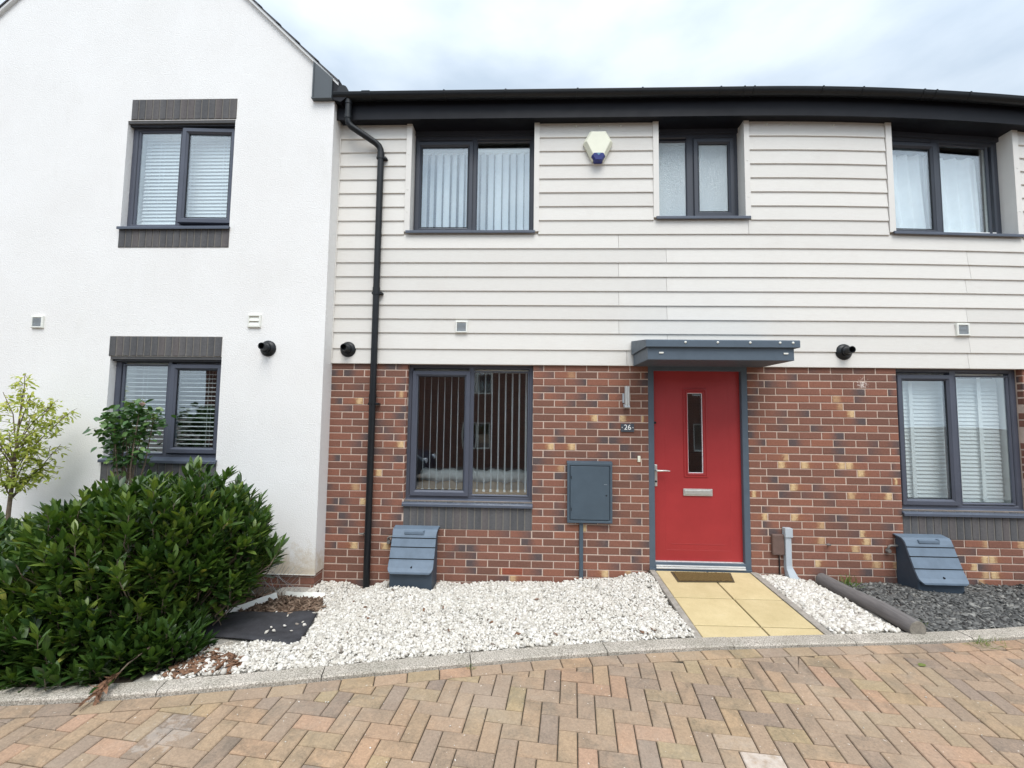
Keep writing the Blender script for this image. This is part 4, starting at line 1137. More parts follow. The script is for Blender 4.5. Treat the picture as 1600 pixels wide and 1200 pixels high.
# ------------------------------------------------------------------ blinds and curtains (they hang inside, things of their own)
def vblind(name, x0, x1, z0, z1, y, n, ang, label, wv=.089, mat='blind'):
    t = thing(name, ((x0+x1)/2, y, z1), label, 'blind', 'vertical blinds')
    mb = MB(); mb.box(x0, x1, y-.02, y+.02, z1, z1+.035); obj('headrail', mb, M['white_plastic'], t)
    for i in range(n):
        x = x0+(x1-x0)*(i+.5)/n; a = ang(i) if callable(ang) else ang
        dx, dy = math.sin(rad(a))*wv/2, math.cos(rad(a))*wv/2
        mb = MB(); nx, ny = math.cos(rad(a)), -math.sin(rad(a)); V = []
        for s in (-1, 0, 1):
            for z in (z0+random.uniform(0, .004), z1):
                bx = x+dx*s+nx*.004*(1-abs(s)); by = y+dy*s+ny*.004*(1-abs(s)); V.append((bx, by, z))
        mb.add(V, [(0, 2, 3, 1), (2, 4, 5, 3)])
        mb.box(x-.006-abs(dx)*.5, x+.006+abs(dx)*.5, y-.004-abs(dy)*.4, y+.004+abs(dy)*.4, z0-.012, z0+.006)
        o = obj('vane', mb, M[mat], t)
    return t
vblind('vertical_blind', .72, 1.99, .745, 2.02, .20, 17, lambda i: -15+(i-8)*.3, 'open vertical blind of thin white vanes in the brick wall window')
vblind('vertical_blind', .72, 1.99, 3.60, 4.56, .24, 15, lambda i: -52+8*math.sin(i*1.7), 'half closed pale vertical blind in the upper left boarded window')
def venetian(x0, x1, z0, z1, y, pitch, tilt, label, w=.05, tapes=(), cords=True):
    t = thing('venetian_blind', ((x0+x1)/2, y, z1), label, 'blind', 'venetian blinds')
    mb = MB(); mb.box(x0, x1, y-.025, y+.025, z1, z1+.045); obj('headrail', mb, M['slatwhite'], t)
    mb = MB(); z = z0
    c, s = math.cos(rad(tilt))*w/2, math.sin(rad(tilt))*w/2
    while z < z1:
        mb.prism_x([(y-c, z-s), (y, z+.0025), (y+c, z+s), (y+c, z+s+.0035), (y, z+.006), (y-c, z-s+.0045)], x0, x1)
        z += pitch
    o = obj('slats', mb, M['slatwhite'], t)
    mb = MB()
    for x in tapes: mb.box(x-.019, x+.019, y-.032, y-.031, z0, z1)
    if cords:
        for f in (.17, .5, .83):
            x = x0+(x1-x0)*f; mb.box(x-.0012, x+.0012, y-.027, y-.025, z0, z1); mb.box(x-.0012, x+.0012, y+.025, y+.027, z0, z1)
    if mb.v: obj('ladder_tape', mb, M['slatwhite'], t)
    return t
venetian(-2.33, -1.24, 3.56, 4.62, Y0+.19, .040, 62, 'closed white venetian blind in the upper window of the white house', .045)
venetian(-2.33, -1.24, 1.12, 2.05, Y0+.17, .0462, 9, 'open white venetian blind in the lower window of the white house', .046)
venetian(5.80, 6.375, .74, 2.02, .20, .040, 70, 'closed white venetian blind with wide tapes, left light of the right window', .05, (6.02,), False)
venetian(6.385, 6.93, .74, 2.02, .20, .040, 70, 'closed white venetian blind with wide tapes, right light of the right window', .05, (6.48, 6.72), False)
def curtain(x0, x1, z0, z1, y, n, amp, label, lean=0, grp='white curtains'):
    N = n*10; V = []; ph = random.random()*6
    for j in range(9):
        v = j/8; z = z1+(z0-z1)*v
        for i in range(N+1):
            u = i/N; x = x0+(x1-x0)*u+lean*v
            V.append((x+.012*math.sin(u*n*6.28*1.3+ph), y+amp*math.sin(u*n*2*math.pi+ph+.5*math.sin(v*3))*(.6+.4*v), z))
    F = [(j*(N+1)+i, j*(N+1)+i+1, (j+1)*(N+1)+i+1, (j+1)*(N+1)+i) for j in range(8) for i in range(N)]
    me = mesh_arr('curtain', V, F, smooth=True)
    o = obj('curtain', me, M['curtain']); tag(o, label, 'curtain', grp); return o
curtain(5.85, 6.40, 3.56, 4.50, .24, 4, .035, 'white gathered curtain in the left light of the upper right window', .04)
curtain(6.32, 6.93, 3.56, 4.47, .26, 4, .035, 'white gathered curtain in the right light of the upper right window', .03)
curtain(3.36, 3.56, 3.72, 4.60, .26, 3, .02, 'pale curtain edge behind the obscured bathroom glass', .0)

# ------------------------------------------------------------------ sofa seen through the brick wall window
M['sofa'] = mat_simple('beige_upholstery', srgb(196, 170, 142), .9, .08, 12, .2, 120)
M['throw'] = mat_simple('pale_throw', srgb(236, 240, 242), .9, .05, 30, .4, 60)
t = thing('sofa', (1.4, 1.0, .02), 'beige sofa with a pale throw behind the open vertical blind', 'sofa')
mb = MB(); mb.box(.62, 2.3, .85, 1.05, .1, .84); obj('backrest', mb, M['sofa'], t, bev=.05)
mb = MB(); mb.box(.8, 2.12, 1.05, 1.7, .1, .45); obj('seat', mb, M['sofa'], t, bev=.05)
for x0 in (.56, 2.12):
    mb = MB(); mb.box(x0, x0+.24, .84, 1.7, .1, .66); obj('armrest', mb, M['sofa'], t, bev=.05)
for x0, y0 in ((.62, .9), (2.24, .9), (.62, 1.62), (2.24, 1.62)):
    mb = MB(); mb.box(x0, x0+.05, y0, y0+.05, .02, .1); obj('leg', mb, M['log'], t)
N = 40; V = []
for i in range(N+1):
    x = .66+1.6*i/N; w_ = .012*math.sin(i*.9)+.008*math.sin(i*2.1)
    V += [(x, .838+w_*.3, .74+w_), (x, .836, .855+w_*.5), (x, .95, .875+w_), (x, 1.06, .80)]
F = [(4*i+j, 4*i+4+j, 4*i+5+j, 4*i+1+j) for i in range(N) for j in range(3)]
me = mesh_arr('throw_blanket', V, F, smooth=True); o = obj('throw_blanket', me, M['throw']); md = o.modifiers.new('s', 'SOLIDIFY'); md.thickness = .01
tag(o, 'pale throw blanket draped over the sofa back inside', 'blanket')

# ------------------------------------------------------------------ log, mat
t = thing('timber_log', (4.9, -.55, 0), 'round weathered grey timber log laid between white gravel and slate', 'log')
pts = [(4.895, -.05, float(bed_z(4.9, -.05))+.035), (4.90, -.4, float(bed_z(4.9, -.4))+.036), (4.905, -.8, float(bed_z(4.9, -.8))+.036), (4.915, -1.105, float(bed_z(4.915, -1.1))+.038)]
mb = MB(); mb.tube(pts, .062, 26, caps=False); obj('log_side', mb, M['log'], t, smooth=True)
for p, d in ((pts[-1], -1), (pts[0], 1)):
    mb = MB(); n = 26; V = [(p[0], p[1]+d*.006, p[2])]+[(p[0]+.058*math.cos(2*math.pi*k/n), p[1]+d*.006, p[2]+.058*math.sin(2*math.pi*k/n)) for k in range(n)]+[(p[0]+.062*math.cos(2*math.pi*k/n), p[1], p[2]+.062*math.sin(2*math.pi*k/n)) for k in range(n)]
    mb.add(V, [(0, 1+k, 1+(k+1) % n) for k in range(n)]+[(1+k, 1+n+k, 1+n+(k+1) % n, 1+(k+1) % n) for k in range(n)])
    obj('end_grain', mb, M['log_end'], t)

t = thing('doormat', (3.7, -.18, 0), 'worn brown doormat lying on the yellow slabs below the red door', 'doormat')
q = [(3.405, -.30), (3.945, -.275), (4.0, -.065), (3.412, -.068)]
def mz(p, h): return (p[0], p[1], float(gz(p[1]))+.013+h)
mb = MB(); N = 22; nx, ny = 60, 26; V = []
for i in range(nx+1):
    for j in range(ny+1):
        u, v = .03+.94*i/nx, .05+.90*j/ny
        x = (q[0][0]*(1-u)+q[1][0]*u)*(1-v)+(q[3][0]*(1-u)+q[2][0]*u)*v; y = (q[0][1]*(1-u)+q[1][1]*u)*(1-v)+(q[3][1]*(1-u)+q[2][1]*u)*v
        V.append(mz((x, y), .008+random.uniform(0, .005)))
F = [(i*(ny+1)+j, (i+1)*(ny+1)+j, (i+1)*(ny+1)+j+1, i*(ny+1)+j+1) for i in range(nx) for j in range(ny)]
mb.add(V, F); obj('mat_pile', mb, M['mat'], t)
mb = MB(); mb.add([mz(p, 0) for p in q]+[mz(p, .006) for p in q], [(0, 1, 5, 4), (1, 2, 6, 5), (2, 3, 7, 6), (3, 0, 4, 7), (4, 5, 6, 7), (3, 2, 1, 0)]); obj('mat_base', mb, M['mat_rim'], t)

# lawn-edging strips by the bark patch and mesh netting
def strip(name, pts, h, lean, mat, label, cat, lift=.0):
    mb = MB(); V = []
    for x, y in pts: 
        z = float(bed_z(x, y))+lift; V += [(x, y, z-.01), (x+lean[0], y+lean[1], z+h)]
    F = [(2*i, 2*i+2, 2*i+3, 2*i+1) for i in range(len(pts)-1)]
    mb.add(V, F); o = obj(name, mb, mat); md = o.modifiers.new('s', 'SOLIDIFY'); md.thickness = .004
    tag(o, label, cat); return o
strip('edging_strip', [(-.27, -.50), (-.18, -.53), (-.08, -.56), (.02, -.56), (.12, -.54)], .045, (.0, .04), M['white_plastic'], 'curled pale plastic edging strip between bark and brick plinth', 'edging')
strip('edging_strip', [(-.30, -.54), (-.36, -.68), (-.44, -.82), (-.52, -.96), (-.6, -1.08)], .05, (-.03, .02), M['white_plastic'], 'straight white plastic edging strip emerging from under the laurel', 'edging')
strip('edging_strip', [(-.11, -1.42), (-.15, -1.53), (-.19, -1.64)], .028, (-.03, .0), M['kerb'], 'grey torn edging strip sticking up beside the kerb', 'edging')
mb = MB()
for i in range(12):
    a = i/11
    for d in (1, -1):
        x0 = -.62+.44*a; z0 = float(bed_z(-.4, -.4))
        pts = [(x0+d*.20*k/6, -.40-.05*math.sin(k*.7+i), z0+.30*k/6*(1-.35*a)) for k in range(7)]
        pts = [p for p in pts if -.66 < p[0] < -.17]
        if len(pts) > 1: mb.tube(pts, .0017, 4)
o = obj('wire_netting', mb, M['wire']); tag(o, 'torn galvanised wire netting standing behind the laurel', 'netting')

# ------------------------------------------------------------------ foliage
def leaf_template(ns=5, w=.5, fold=.18, curl=.25, pw=1.0):
    """unit leaf along +x, width w, 3 verts per station"""
    V = []; U = []
    for i in range(ns+1):
        t = i/ns; hw = w*.5*math.sin(math.pi*min(1, t**pw))**.8 if 0 < t < 1 else .0
        z = -curl*t*t
        V += [(t, -hw, z+fold*hw), (t, 0, z), (t, hw, z+fold*hw)]; U += [0, .5, 1]
    F = []
    for i in range(ns):
        a = 3*i; F += [(a, a+3, a+4, a+1), (a+1, a+4, a+5, a+2)]
    return np.array(V), np.array(F), np.array(U)
def frames(D, roll):
    D = D/np.linalg.norm(D, axis=1, keepdims=True)
    up = np.tile([0, 0, 1.], (len(D), 1)); k = np.abs(D[:, 2]) > .97; up[k] = [1, 0, 0]
    Y = np.cross(up, D); Y /= np.linalg.norm(Y, axis=1, keepdims=True); Z = np.cross(D, Y)
    c, s = np.cos(roll)[:, None], np.sin(roll)[:, None]
    Y2 = Y*c+Z*s; Z2 = -Y*s+Z*c
    return np.stack([D, Y2, Z2], 2)
def leaves(name, P, D, L, roll, tone, tpl, mat, par, smooth=True):
    V, F, U = tpl; n = len(P)
    R = frames(D, roll)
    W = np.einsum('nij,kj->nki', R, V)*L[:, None, None]+P[:, None, :]
    Fa = (F[None]+len(V)*np.arange(n)[:, None, None]).reshape(-1, 4)
    A = np.zeros((n, len(V), 3)); A[:, :, 0] = tone[:, None]; A[:, :, 1] = U[None]
    base = np.array(par['_base']) if par is not None else 0
    me = mesh_arr(name, W.reshape(-1, 3)-base, Fa, {'bk_a': A.reshape(-1, 3)}, smooth)
    o = bpy.data.objects.new(name, me); COL.objects.link(o); me.materials.append(mat)
    if par is not None: o.parent = par
    return o

def laurel(label, base, blobs, nshoots, seed, keep=None):
    rs = np.random.RandomState(seed)
    t = thing('laurel_shrub', base, label, 'shrub', 'laurel shrubs by the kerb')
    blobs = np.array(blobs); vol = blobs[:, 3]*blobs[:, 4]*blobs[:, 5]
    tot = []; dirs = []; radf = []
    pick = rs.choice(len(blobs), nshoots*3, p=vol**.66/np.sum(vol**.66))
    for b in pick:
        cx, cy, cz, rx, ry, rz = blobs[b]
        d = rs.normal(size=3); d /= np.linalg.norm(d)
        if d[2] < -.75: continue
        r = rs.uniform(.62, 1.03)**.6*(1+.09*math.sin(d[0]*5+b)+.08*math.sin(d[2]*7+d[1]*6))+(rs.uniform(.04, .16) if rs.rand() < .13 else 0)
        p = np.array([cx+d[0]*rx*r, cy+d[1]*ry*r, cz+d[2]*rz*r])
        if p[1] > -.27 or p[2] < float(bed_z(p[0], max(p[1], float(kb(p[0])))))+.02: continue
        if p[1] < float(kf(p[0]))+.05 and p[2] < .0: continue
        # skip shoots deep inside another blob
        q = ((p[0]-blobs[:, 0])/blobs[:, 3])**2+((p[1]-blobs[:, 1])/blobs[:, 4])**2+((p[2]-blobs[:, 2])/blobs[:, 5])**2
        if np.min(q) < .33: continue
        o = np.array([d[0]/rx, d[1]/ry, d[2]/rz]); o /= np.linalg.norm(o)
        sd = o*.50+np.array([0, 0, .95])+rs.normal(0, .2, 3)
        tot.append(p); dirs.append(sd/np.linalg.norm(sd)); radf.append(math.sqrt(np.min(q)))
        if len(tot) >= nshoots: break
    P = np.array(tot); D = np.array(dirs); Q = np.array(radf)
    LP, LD, LL, LR, LT = [], [], [], [], []
    stems = MB()
    for p, d, q in zip(P, D, Q):
        k = rs.randint(8, 12); sl = rs.uniform(.09, .17); a0 = rs.uniform(0, 6.28)
        x = np.cross(d, [0, 0, 1.]); x = x/np.linalg.norm(x) if np.linalg.norm(x) > .05 else np.array([1., 0, 0]); y = np.cross(d, x)
        tb = np.clip(rs.beta(2, 1.9), 0, 1)*.9
        for i in range(k):
            f = i/(k-1); a = a0+i*2.4; sp = (.72-.42*f)
            ld = d*(.55+.55*f)+(x*math.cos(a)+y*math.sin(a))*sp
            LP.append(p-d*sl*(1-f)*.9); LD.append(ld); LL.append(rs.uniform(.10, .155)*(1-.2*f)); LR.append(rs.normal(0, .25))
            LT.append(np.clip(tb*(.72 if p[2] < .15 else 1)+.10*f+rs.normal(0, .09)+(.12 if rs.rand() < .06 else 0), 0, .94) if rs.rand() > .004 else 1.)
        c = p-d*sl; stems.tube([tuple(c-np.array([0, 0, .10])+(np.array([base[0], base[1], c[2]-.1])-c)*.18), tuple(c), tuple(p)], [.006, .004, .0025], 4, caps=False)
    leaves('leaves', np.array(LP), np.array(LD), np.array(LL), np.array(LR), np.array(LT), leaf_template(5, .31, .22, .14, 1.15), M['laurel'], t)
    obj('stems', stems, M['bark_wood'], t)
    return t
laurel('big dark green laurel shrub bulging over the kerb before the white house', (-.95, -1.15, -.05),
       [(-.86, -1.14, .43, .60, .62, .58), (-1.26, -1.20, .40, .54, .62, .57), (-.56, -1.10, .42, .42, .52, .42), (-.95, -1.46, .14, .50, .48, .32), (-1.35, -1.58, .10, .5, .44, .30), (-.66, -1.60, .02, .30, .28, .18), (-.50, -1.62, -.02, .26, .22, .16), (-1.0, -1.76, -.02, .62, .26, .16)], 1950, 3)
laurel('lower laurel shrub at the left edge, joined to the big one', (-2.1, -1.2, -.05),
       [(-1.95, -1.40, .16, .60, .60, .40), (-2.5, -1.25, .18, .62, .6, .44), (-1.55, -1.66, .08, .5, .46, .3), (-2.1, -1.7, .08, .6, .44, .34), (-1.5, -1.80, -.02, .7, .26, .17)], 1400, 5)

def shrub_tree():
    shift = -.13
    t = thing('young_maple', (-2.72, -.62, -.1), 'young yellow green maple in front of white render at left edge', 'tree')
    rs = np.random.RandomState(9); st = MB()
    trunk = [(-2.72, -.62, -.12), (-2.715, -.62, .6), (-2.70, -.62, 1.0), (-2.72, -.6, 1.3), (-2.70, -.6, 1.75)]
    st.tube(trunk, [.022, .017, .013, .009, .004], 8)
    LP, LD, LL, LT = [], [], [], []
    def branch(p0, p1, r, depth):
        mid = [(a+b)/2+rs.normal(0, .02) for a, b in zip(p0, p1)]; mid[2] += .03
        st.tube([p0, tuple(mid), p1], [r, r*.7, r*.4], 5)
        for k in range(28 if depth else 15):
            f = rs.uniform(.25, 1.02); q = np.array(p0)*(1-f)+np.array(p1)*f+rs.normal(0, .025, 3)
            d = rs.normal(0, 1, 3); d[2] = d[2]*.3-.25
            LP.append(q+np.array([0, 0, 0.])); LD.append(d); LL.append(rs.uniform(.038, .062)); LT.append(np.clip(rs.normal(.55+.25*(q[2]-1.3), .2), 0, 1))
    nb = 0
    ends = [(-2.30, -.55, 1.52), (-2.24, -.6, 1.52), (-2.38, -.62, 1.60), (-2.50, -.5, 1.62), (-2.5, -.7, 1.70), (-2.42, -.66, 1.20), (-2.46, -.5, 1.08), (-2.56, -.8, 1.35), (-2.48, -.7, 1.36), (-2.45, -.45, 1.22), (-2.6, -.62, .92), (-2.8, -.55, .95), (-2.68, -.75, 1.05),
            (-2.55, -.5, .98), (-2.9, -.6, 1.72), (-3.0, -.7, 1.5), (-3.15, -.55, 1.3), (-2.95, -.5, 1.15), (-3.1, -.7, 1.6), (-2.7, -.6, 1.9), (-2.75, -.85, 1.4), (-2.6, -.6, 1.5), (-2.62, -.55, 1.28)]
    for e in ends:
        z = max(.72, e[2]-rs.uniform(.35, .6)); f = (z-.6)/1.15
        s = (-2.71, -.61, z)
        branch(s, e, .006, 1)
        for k in range(4):
            f = rs.uniform(.35, .9); p = tuple(np.array(s)*(1-f)+np.array(e)*f+np.array([0, 0, .02]))
            q = tuple(np.array(p)+np.array([rs.uniform(-.05, .14)*(1 if e[0] > -2.71 else -1), rs.uniform(-.1, .1), rs.uniform(-.05, .12)]))
            branch(p, q, .003, 0)
    obj('stems', st, M['bark_wood'], t)
    leaves('leaves', np.array(LP), np.array(LD), np.array(LL), rs.normal(0, .5, len(LP)), np.array(LT), leaf_template(4, .36, .2, .3), M['maple'], t)
    t.location.x += shift
shrub_tree()

def rose():
    t = thing('rose_bush', (-1.78, -.55, -.1), 'rose bush with one pale pink bloom before the lower white house window', 'rose bush')
    rs = np.random.RandomState(4); st = MB(); LP, LD, LL, LT = [], [], [], []
    tips = [(-1.98, -.55, 1.33), (-1.92, -.5, 1.50), (-1.80, -.6, 1.50), (-1.68, -.55, 1.58), (-1.57, -.5, 1.46), (-1.60, -.6, 1.32), (-1.72, -.65, 1.30), (-1.88, -.62, 1.22), (-1.97, -.5, 1.18), (-1.80, -.7, 1.38), (-1.70, -.5, 1.42), (-1.92, -.65, 1.40), (-1.62, -.62, 1.53)]
    tips = [(-1.80+(a+1.78)*.85, b, 1.41+(c-1.38)*.80) for a, b, c in tips]+[(-1.88, -.6, 1.16), (-1.75, -.55, 1.14), (-1.68, -.6, 1.2), (-1.80, -.6, 1.08)]
    for e in tips:
        s = (-1.78+rs.uniform(-.05, .05), -.55, .6); m = tuple((np.array(s)+np.array(e))/2+rs.normal(0, .03, 3))
        st.tube([(-1.78, -.55, -.1), s, m, e], [.01, .008, .006, .003], 6)
        for k in range(38):
            q = np.array(e)+rs.normal(0, 1, 3)*np.array([.058, .06, .055]); d = rs.normal(0, 1, 3); d[2] = d[2]*.4-.2
            LP.append(q); LD.append(d); LL.append(rs.uniform(.05, .078)); LT.append(np.clip(rs.normal(.45, .25), 0, 1))
    obj('stems', st, M['bark_wood'], t)
    leaves('leaves', np.array(LP), np.array(LD), np.array(LL), rs.normal(0, .5, len(LP)), np.array(LT), leaf_template(4, .66, .12, .2, .8), M['rose'], t)
    mb = MB(); c = (-1.655, -.60, 1.60)
    for k in range(14):
        a = k*2.4; r = .006+.0018*k; tilt = .3+.05*k
        d = np.array([math.cos(a)*tilt, math.sin(a)*tilt, 1]); d /= np.linalg.norm(d)
        b = np.array(c); x = np.array([-math.sin(a), math.cos(a), 0])
        V = [b, b+d*.02-x*.012, b+d*.034-x*.009+.004*d, b+d*.036+x*.009, b+d*.02+x*.012]
        mb.add([tuple(v) for v in V], [(0, 1, 2, 3, 4)])
    o = obj('flower', mb, M['petal'], t)
rose()

def tuft(x, y, n, h, r, label, cat='weed', tone=(.2, .8), lie=.35):
    rs = np.random.RandomState(int(x*100) % 997); z = float(bed_z(x, y)) if y > float(kb(x)) else float(gz(y))
    P = np.stack([x+rs.normal(0, r, n), y+rs.normal(0, r*.5, n), np.full(n, z)], 1)
    D = np.stack([rs.normal(0, 1, n)*lie, rs.normal(0, 1, n)*lie, np.ones(n)], 1)
    o = leaves('grass_tuft', P, D, rs.uniform(.5, 1, n)*h, rs.uniform(0, 6.28, n), rs.uniform(*tone, n), leaf_template(4, .05, .1, .5), M['grass'], None)
    tag(o, label, cat); return o
tuft(5.10, -.12, 46, .13, .045, 'green weed growing at the wall behind the log', 'weed', (.1, .8), .6)
tuft(5.30, -1.20, 70, .07, .055, 'brownish grass tuft growing out over the kerb at the right', 'weed', (.3, 1), 1.6)
tuft(1.614, -1.665, 22, .04, .014, 'tiny green weed in the kerb joint on the left', 'weed', (.3, .6), 1.0)
tuft(5.05, -.98, 26, .05, .03, 'sparse grass beside the log end in the slate', 'weed', (.2, .8), .8)

# a fallen green leaf and the dead branch on the kerb
def one_leaf(name, x, y, L, ang, mat, tone, label, z=None, w=.62, cat='leaf'):
    zz = (float(gz(y))+.004) if z is None else z
    o = leaves(name, np.array([[x, y, zz]]), np.array([[math.cos(ang), math.sin(ang), .05]]), np.array([L]), np.array([.05]), np.array([tone]), leaf_template(6, w, .1, .03, .9), mat, None)
    tag(o, label, cat)
one_leaf('fallen_leaf', 4.60, -1.48, .06, .3, M['grass'], .75, 'single light green leaf fallen on the block paving')
t = thing('dead_branch', (-.5, -2.03, -.1), 'withered brown shoot hanging over the kerb below the laurel', 'branch')
mb = MB(); mb.tube([(-.42, -1.80, .06), (-.47, -1.90, .01), (-.50, -2.0, -.06), (-.50, -2.08, -.095), (-.51, -2.15, -.112)], [.005, .0045, .004, .003, .002], 6); obj('stem', mb, M['bark_wood'], t)
rs = np.random.RandomState(2); n = 26; f = rs.uniform(.35, 1, n)
P = np.stack([-.45-.06*f+rs.normal(0, .008, n), -1.85-.28*f+rs.normal(0, .01, n), .03-.135*f+rs.uniform(0, .02, n)], 1)
D = np.stack([rs.normal(-.1, .4, n), -np.ones(n), rs.normal(-.3, .2, n)], 1)
leaves('withered_leaves', P, D, rs.uniform(.04, .07, n), rs.uniform(0, 6.28, n), rs.uniform(0, 1, n), leaf_template(4, .34, .5, .5), M['dry_leaf'], t)

# small pale crumbs and bits on the paving (each a scrap of stone)
rs = np.random.RandomState(21); n = 90
x = rs.uniform(-.6, 5.2, n); y = rs.uniform(-2.9, -1.75, n); k = y < inner(x)-.05; x, y = x[k], y[k]
P = np.stack([x, y, gz(y)+.003], 1); P = np.vstack([P, [(3.723, -1.928, -.102), (3.615, -2.163, -.117), (3.40, -2.12, -.114), (3.5, -2.15, -.116)]])
stones('stone_crumbs', P, .0036, (1.2, .9, .6), M['gravel'], 'tiny white stone crumbs strewn over the block paving', 'crumbs')
# strewn brown leaves and dark bits on the gravel
x = rs.uniform(.3, 3.0, 26); y = rs.uniform(-1.3, -.3, 26)
P = np.stack([x, y, bed_z(x, y)+.018], 1)
stones('leaf_scraps', P, .011, (1.6, .8, .25), M['dry_leaf'], 'scattered brown leaf scraps on the white gravel', 'leaf scraps', .25, .6)

# ------------------------------------------------------------------ houses across the street (seen mirrored in the glass)
def far_brick():
    t = NT('far_brickwork')
    b = t.n('ShaderNodeTexBrick'); b.inputs['Scale'].default_value = 1; b.inputs['Brick Width'].default_value = .225; b.inputs['Row Height'].default_value = .075
    b.inputs['Mortar Size'].default_value = .006; b.inputs['Color1'].default_value = (.19, .07, .045, 1); b.inputs['Color2'].default_value = (.12, .05, .04, 1); b.inputs['Mortar'].default_value = (.34, .27, .22, 1)
    m = t.n('ShaderNodeMapping'); m.inputs['Rotation'].default_value = (rad(90), 0, 0)
    t.l(t.tc.outputs['Object'], m.inputs[0]); t.l(m.outputs[0], b.inputs[0])
    return t.fin(b.outputs[0], .9, spec=.2)
M['far_brick'] = far_brick()
FH = thing('opposite_house', (2, -17, -1), 'red brick house across the street, mirrored in the window glass', 'house')
mb = MB(); hol = [(x, x+1.4, z, z+1.3) for x in (-9, -5.5, -1.2, 2.4, 6.5, 10) for z in (-.1, 2.6)]
wall_cells(mb, -14, 16, -1.3, 4.3, hol, -17.3, -17.0); mb.box(-14, 16, -24, -17.3, -1.3, 4.25); obj('wall', mb, M['far_brick'], FH)
mb = MB(); mb.prism_x([(-16.7, 4.25), (-24.5, 4.25), (-20.6, 6.6)], -14.3, 16.3); obj('roof', mb, M['tile'], FH)
for h in hol:
    mb = MB(); mb.ring(*h[:2], *h[2:], [(0, -17.05), (.06, -17.05), (.06, -17.1), (0, -17.1)]); mb.box(h[0]+.67, h[0]+.73, -17.1, -17.05, h[2], h[3]); w = obj('window', mb, M['white_plastic'], FH)
    mb = MB(); mb.box(h[0], h[1], -17.14, -17.12, h[2], h[3]); obj('pane', mb, M['glass'], w)

# a dark hatchback parked across the street, also mirrored in the glass
M['car_paint'] = mat_simple('dark_blue_car_paint', srgb(30, 40, 56), .18, .04, 5, 0, 100, spec=.8)
M['rubber'] = mat_simple('tyre_rubber', srgb(26, 26, 27), .85, .1, 30, .2, 90, spec=.2)
M['lamp_glass'] = mat_simple('headlight_lens', srgb(225, 232, 238), .12, .05, 20, 0, 60, spec=.9)
CZ = float(gz(-10.0))
CR = thing('parked_car', (-3.2, -10, CZ), 'dark blue hatchback parked across the street, mirrored in the window', 'car')
lo = [(-5.25, .30), (-5.3, .62), (-5.2, .92), (-4.95, 1.0), (-2.35, .98), (-1.45, .84), (-1.22, .66), (-1.2, .32), (-1.55, .24), (-4.95, .24)]
body = [[(x, -10.85+.0, CZ+z) for x, z in lo]]
mb = MB(); n = len(lo); V = []
for y, k in ((-10.86, .97), (-10.80, 1), (-9.20, 1), (-9.14, .97)): V += [(-3.2+(x+3.2)*k, y, CZ+.24+(z-.24)*(k if z > .3 else 1)) for x, z in lo]
F = [(i*n+j, i*n+(j+1) % n, (i+1)*n+(j+1) % n, (i+1)*n+j) for i in range(3) for j in range(n)]+[tuple(range(n))[::-1], tuple(range(3*n, 4*n))]
mb.add(V, F); cbody = obj('body', mb, M['car_paint'], CR, bev=.03)
ca = [(-5.05, .98), (-4.75, 1.42), (-3.2, 1.47), (-2.2, .97)]
mb = MB(); V = []
for y, k in ((-10.78, 0), (-10.62, 1), (-9.38, 1), (-9.22, 0)):
    V += [(x, y if z > 1.2 or True else y, CZ+z) for x, z in ca] if k else [(x, y, CZ+min(z, .985)) for x, z in ca]
F = [(i*4+j, i*4+(j+1) % 4, (i+1)*4+(j+1) % 4, (i+1)*4+j) for i in range(3) for j in range(4)]
mb.add(V, F); obj('windows', mb, M['lamp_glass'] if False else M['frame_dark'], CR, bev=.02)
mb = MB(); mb.box(-4.72, -3.25, -10.58, -9.42, CZ+1.43, CZ+1.49); obj('roof_panel', mb, M['car_paint'], CR, bev=.025)
for x in (-4.55, -2.0):
    for y in (-10.88, -9.32):
        mb = MB(); mb.lathe_y(x, CZ+.32, [(.30, y), (.32, y+.03), (.32, y+.17), (.30, y+.2)], 28); wh = obj('wheel', mb, M['rubber'], CR, smooth=True)
        mb = MB(); mb.lathe_y(x, CZ+.32, [(.19, y-.006), (.20, y+.01), (.20, y+.19), (.19, y+.206)], 20); obj('rim', mb, M['steel'], wh)
for y in (-10.72, -9.50):
    mb = MB(); mb.box(-1.36, -1.20, y, y+.24, CZ+.58, CZ+.72); obj('headlight', mb, M['lamp_glass'], CR, bev=.03)

# ------------------------------------------------------------------ sky, sun, camera
SUN_EL, SUN_AZ = 58, 168      # degrees; the bright part of the cloud cover stands behind the camera
w = bpy.data.worlds.new('World'); SC.world = w; w.use_nodes = True; nt = w.node_tree; nt.nodes.clear()
N_ = nt.nodes.new; L_ = nt.links.new
out = N_('ShaderNodeOutputWorld'); bg = N_('ShaderNodeBackground'); L_(bg.outputs[0], out.inputs[0])
sky = N_('ShaderNodeTexSky'); sky.sky_type = 'NISHITA'; sky.sun_disc = False; sky.sun_elevation = rad(SUN_EL); sky.sun_rotation = rad(SUN_AZ)
tc = N_('ShaderNodeTexCoord'); sep = N_('ShaderNodeSeparateXYZ'); L_(tc.outputs['Generated'], sep.inputs[0])
mp = N_('ShaderNodeMapping'); mp.inputs['Scale'].default_value = (1, 1, 2.4); L_(tc.outputs['Generated'], mp.inputs[0])
nz = N_('ShaderNodeTexNoise'); nz.inputs['Scale'].default_value = 2.6; nz.inputs['Detail'].default_value = 7; nz.inputs['Roughness'].default_value = .5; L_(mp.outputs[0], nz.inputs['Vector'])
rp = N_('ShaderNodeValToRGB'); L_(nz.outputs['Fac'], rp.inputs[0])
e = rp.color_ramp.elements; e[0].position = .38; e[0].color = (5.0, 5.95, 7.0, 1); e[1].position = .62; e[1].color = (7.5, 8.3, 9.1, 1)
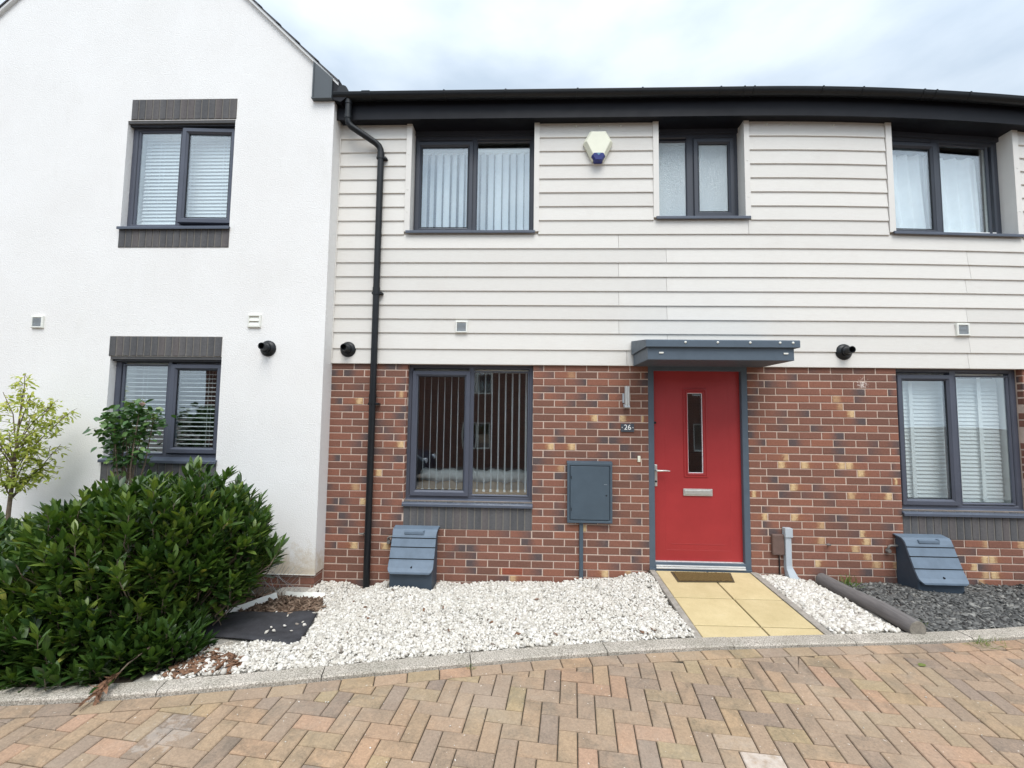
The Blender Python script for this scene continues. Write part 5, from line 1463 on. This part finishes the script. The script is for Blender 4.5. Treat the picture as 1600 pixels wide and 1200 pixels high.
# overcast luminance: brighter overhead than near the horizon
bk = N_('ShaderNodeMath'); bk.operation = 'MULTIPLY_ADD'; bk.inputs[1].default_value = -.38; bk.inputs[2].default_value = .72; L_(sep.outputs[1], bk.inputs[0])
ml = N_('ShaderNodeMath'); ml.operation = 'MULTIPLY_ADD'; ml.inputs[1].default_value = .75; L_(bk.outputs[0], ml.inputs[2])
mx0 = N_('ShaderNodeMath'); mx0.operation = 'MAXIMUM'; mx0.inputs[1].default_value = 0; L_(sep.outputs[2], mx0.inputs[0]); L_(mx0.outputs[0], ml.inputs[0])
vm = N_('ShaderNodeVectorMath'); vm.operation = 'SCALE'; L_(rp.outputs[0], vm.inputs[0]); L_(ml.outputs[0], vm.inputs['Scale'])
mix = N_('ShaderNodeMix'); mix.data_type = 'RGBA'; mix.inputs[0].default_value = .88; L_(sky.outputs[0], mix.inputs[6]); L_(vm.outputs[0], mix.inputs[7])
L_(mix.outputs[2], bg.inputs[0]); bg.inputs[1].default_value = .12

ld = bpy.data.lights.new('sun', 'SUN'); ld.energy = 2.0; ld.angle = rad(35); ld.color = (1, .965, .92)
lo = bpy.data.objects.new('sun', ld); COL.objects.link(lo)
az = rad(SUN_AZ); el = rad(SUN_EL)
d = Vector((math.sin(az)*math.cos(el), math.cos(az)*math.cos(el), math.sin(el)))
lo.rotation_euler = (-d).to_track_quat('-Z', 'Y').to_euler()

cam = bpy.data.cameras.new('camera'); co = bpy.data.objects.new('camera', cam); COL.objects.link(co)
cam.sensor_fit = 'HORIZONTAL'; cam.sensor_width = 36; cam.lens = 36*692.7/1600; cam.clip_start = .05; cam.clip_end = 600
yaw, pitch, roll = -.0342, .0694, .0124
cy, sy = math.cos(yaw), math.sin(yaw)
f0 = Vector((sy, cy, 0)); r0 = Vector((cy, -sy, 0)); u0 = Vector((0, 0, 1))
f1 = f0*math.cos(pitch)+u0*math.sin(pitch); u1 = -f0*math.sin(pitch)+u0*math.cos(pitch)
r2 = r0*math.cos(roll)+u1*math.sin(roll); u2 = -r0*math.sin(roll)+u1*math.cos(roll)
co.matrix_world = Matrix(((r2.x, u2.x, -f1.x, 1.9629), (r2.y, u2.y, -f1.y, -4.6574), (r2.z, u2.z, -f1.z, 1.5635), (0, 0, 0, 1)))
SC.camera = co
SC.view_settings.view_transform = 'Standard'; SC.view_settings.look = 'None'; SC.view_settings.exposure = .37; SC.view_settings.gamma = 1
SC.cycles.use_denoising = True; SC.cycles.max_bounces = 8; SC.cycles.transparent_max_bounces = 16
for o in bpy.data.objects:
    if '_base' in o: del o['_base']
